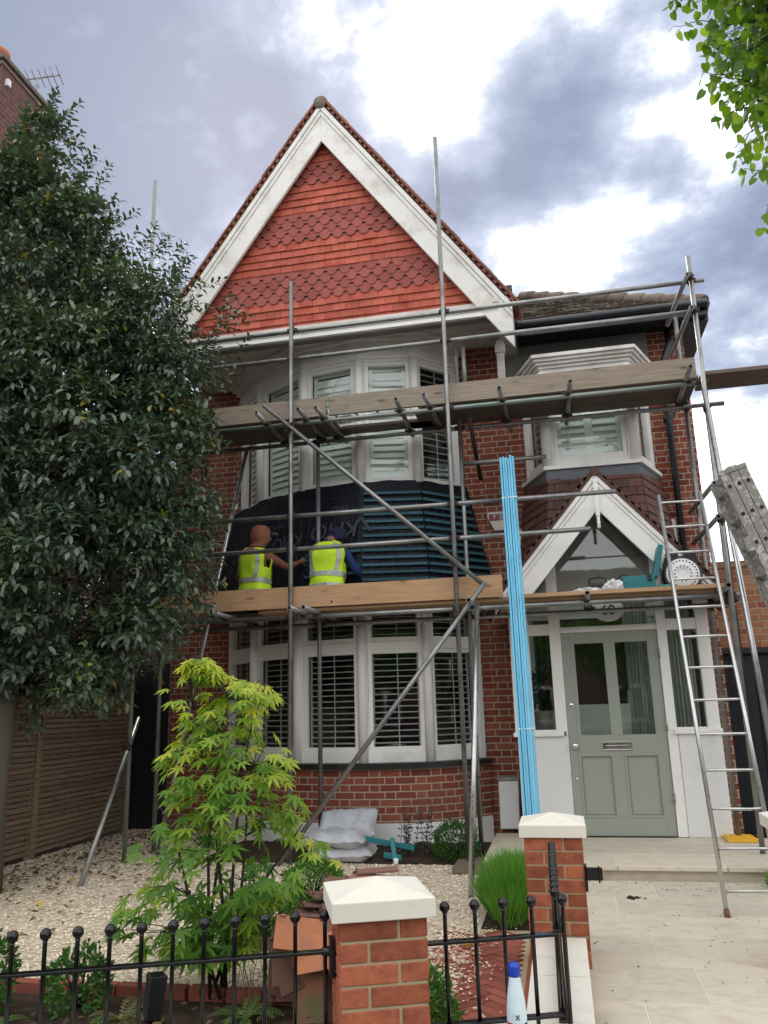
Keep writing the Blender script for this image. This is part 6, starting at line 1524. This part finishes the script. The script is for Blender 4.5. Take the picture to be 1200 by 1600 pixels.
# ------------------------------------------------------------ cement bags, tool, stake light, pot plant
def bag(c, sx, sy, sz, rot, label, sag=0):
    b = MB(); nx, ny = 22, 16; g = []
    for side in (1, -1):
        for j in range(ny+1):
            for i in range(nx+1):
                u, v = 2*i/nx-1, 2*j/ny-1; e = (1-abs(u)**3.2)*(1-abs(v)**3.2); h = max(0, e)**.42
                p = Vector((u*sx/2, v*sy/2, side*sz/2*h)); p += Vector((0, 0, mnoise.noise(p*8+Vector(c))*.034+mnoise.noise(p*19)*.014))
                p.x *= 1-.03*(1-abs(v)); p.z += sag*u*u; g.append(p)
    M_ = (nx+1)*(ny+1); fs = []
    for s in (0, 1):
        for j in range(ny):
            for i in range(nx):
                q = (s*M_+j*(nx+1)+i, s*M_+j*(nx+1)+i+1, s*M_+(j+1)*(nx+1)+i+1, s*M_+(j+1)*(nx+1)+i); fs.append(q if s == 0 else q[::-1])
    b.add(g, fs, None, True, .5)
    o = b.build('cement_bag', MT['bag']); o.location = c; o.rotation_euler = rot; return tag(o, label, 'bag', 'grey bags by the bay')
bag((-2.21, 8.22, GZ+.075), .62, .40, .15, (0, 0, .05), 'lowest of the three grey plastic bags stacked at the foot of the bay')
bag((-2.27, 8.20, GZ+.215), .64, .42, .16, (0, .03, -.04), 'middle grey plastic bag lying flat on the stack, dusty on top')
bag((-2.23, 8.46, GZ+.32), .60, .34, .15, (R(38), 0, .06), 'uppermost grey bag slumped against the white plinth behind the other two')
tt = thing('hand_tool', 'teal painted metal tool with a long bar, lying from the bags down to the soil', 'tool', (-1.72, 8.12, GZ+.02))
b = MB(); b.bar((-2.02, 8.16, -1.255), (-1.50, 8.22, -1.36), .03, .05); b.build('bar', MT['teal_tool'], tt, .006)
b = MB(); b.bar((-1.70, 8.12, -1.25), (-1.655, 8.05, -1.47), .035, .045, (1, 0, 0)); b.bar((-1.78, 8.10, -1.40), (-1.60, 8.06, -1.42), .03, .05); b.build('shaft', MT['teal_tool'], tt, .006)
b = MB(); b.lathe((-1.652, 8.045, -1.475), [(.02, 0), (.024, .01), (.024, .05), (.016, .055)], 10); b.build('collar', MT['box_white'], tt)
sl2 = MB(); sl2.lathe((-2.05, 3.98, GZ-.02), [(.012, 0), (.012, .05), (.05, .07), (.056, .2), (.058, .26), (.05, .262), (.046, .2)], 4, (.12, 0, 1), sm=False); solo(sl2, 'garden_light', MT['black_plastic'], 'black square garden spotlight standing in the front bed by the maple stems', 'garden light', bevel=.003)
# pot plant inside the porch, on the inner sill
pp = thing('pot_plant', 'dark bushy plant in a patterned pot behind the left porch pane', 'pot plant', (-.19, 9.14, -.32))
b = MB(); b.box(-.36, .02, 9.02, 9.28, -.345, -.32); 
b.lathe((-.19, 9.14, -.32), [(.07, 0), (.085, .02), (.10, .12), (.105, .19), (.112, .2), (.112, .215), (.09, .215)], 20); b.build('pot', MT['pot_blue'], pp)
b = MB(); r_ = random.Random(71)
for k in range(420):
    v = Vector((r_.gauss(0, 1), r_.gauss(0, 1), r_.gauss(0, 1))).normalized(); p = Vector((-.19, 9.14, .12))+Vector((v.x*.155, v.y*.12, v.z*.20))*r_.uniform(.5, 1)
    d = (v+Vector((0, 0, .2))).normalized(); leaf(b, p, d, Vector((r_.uniform(-.5, .5), -.3, 1)).normalized(), .06, .04, r_.random())
b.build('foliage', MT['leaf_house'], pp)
# ------------------------------------------------------------ the other side of the street, seen only in the glass
op = thing('opposite_terrace', 'brick terrace across the street behind the viewer, reflected in the windows', 'building', (0, -18, GZ))
b = MB(); u = b.wall((22, -18), (-24, -18), GZ, 3.6); b.wall((-24, -18), (-24, -24), GZ, 3.6); b.wall((22, -24), (22, -18), GZ, 3.6); b.wall((-24, -24), (22, -24), GZ, 3.6); b.build('wall', MT['brick_old'], op)
b = MB(); b.add([(-24.3, -17.7, 3.6), (22.3, -17.7, 3.6), (22.3, -21, 6.0), (-24.3, -21, 6.0), (-24.3, -24.3, 3.6), (22.3, -24.3, 3.6)], [(0, 1, 2, 3), (3, 2, 5, 4), (0, 3, 4), (1, 5, 2)]); b.build('roof', MT['tile_brown'], op)
for k in range(11):
    for z in (-.9, 1.6):
        b = MB(); x = -20+3.8*k; b.box(x-.7, x+.7, -18.02, -17.93, z, z+1.5); w_ = b.build('window', MT['white'], op); b = MB()
        for s in (-1, 1): b.box(x+s*.34-.28, x+s*.34+.28, -17.925, -17.92, z+.1, z+1.4)
        b.build('pane', MT['inner_dark'], w_)
st2 = thing('street_tree', 'broad leafy tree across the street behind the viewer', 'tree', (-3, -13, GZ)); b = MB(); r_ = random.Random(81)
for k in range(5200):
    a, e, q = r_.uniform(0, 6.28), math.asin(r_.uniform(-1, 1)), r_.random()**.4
    cxx = (-5.0, -1.5, 2.5)[k % 3]; p = Vector((cxx+math.cos(a)*math.cos(e)*2.0*q, -13+math.sin(a)*math.cos(e)*1.5*q, 2.2+math.sin(e)*1.7*q)); d = Vector((r_.uniform(-1, 1), r_.uniform(-1, 1), r_.uniform(-1, 1))).normalized(); leaf_s(b, p, d, d.orthogonal().normalized(), .30, .24, r_.random())
b.build('crown', MT['leaf_lime'], st2); b = MB(); b.path([(-3, -13, GZ), (-3, -13, 1.2), (-2.6, -13, 2.6)], [.25, .2, .08], 10); b.path([(-3, -13, .4), (-4.6, -13, 2.4)], [.14, .05], 8); b.path([(-3, -13, .4), (1.8, -13, 2.4)], [.14, .05], 8); b.build('trunk', MT['bark'], st2)
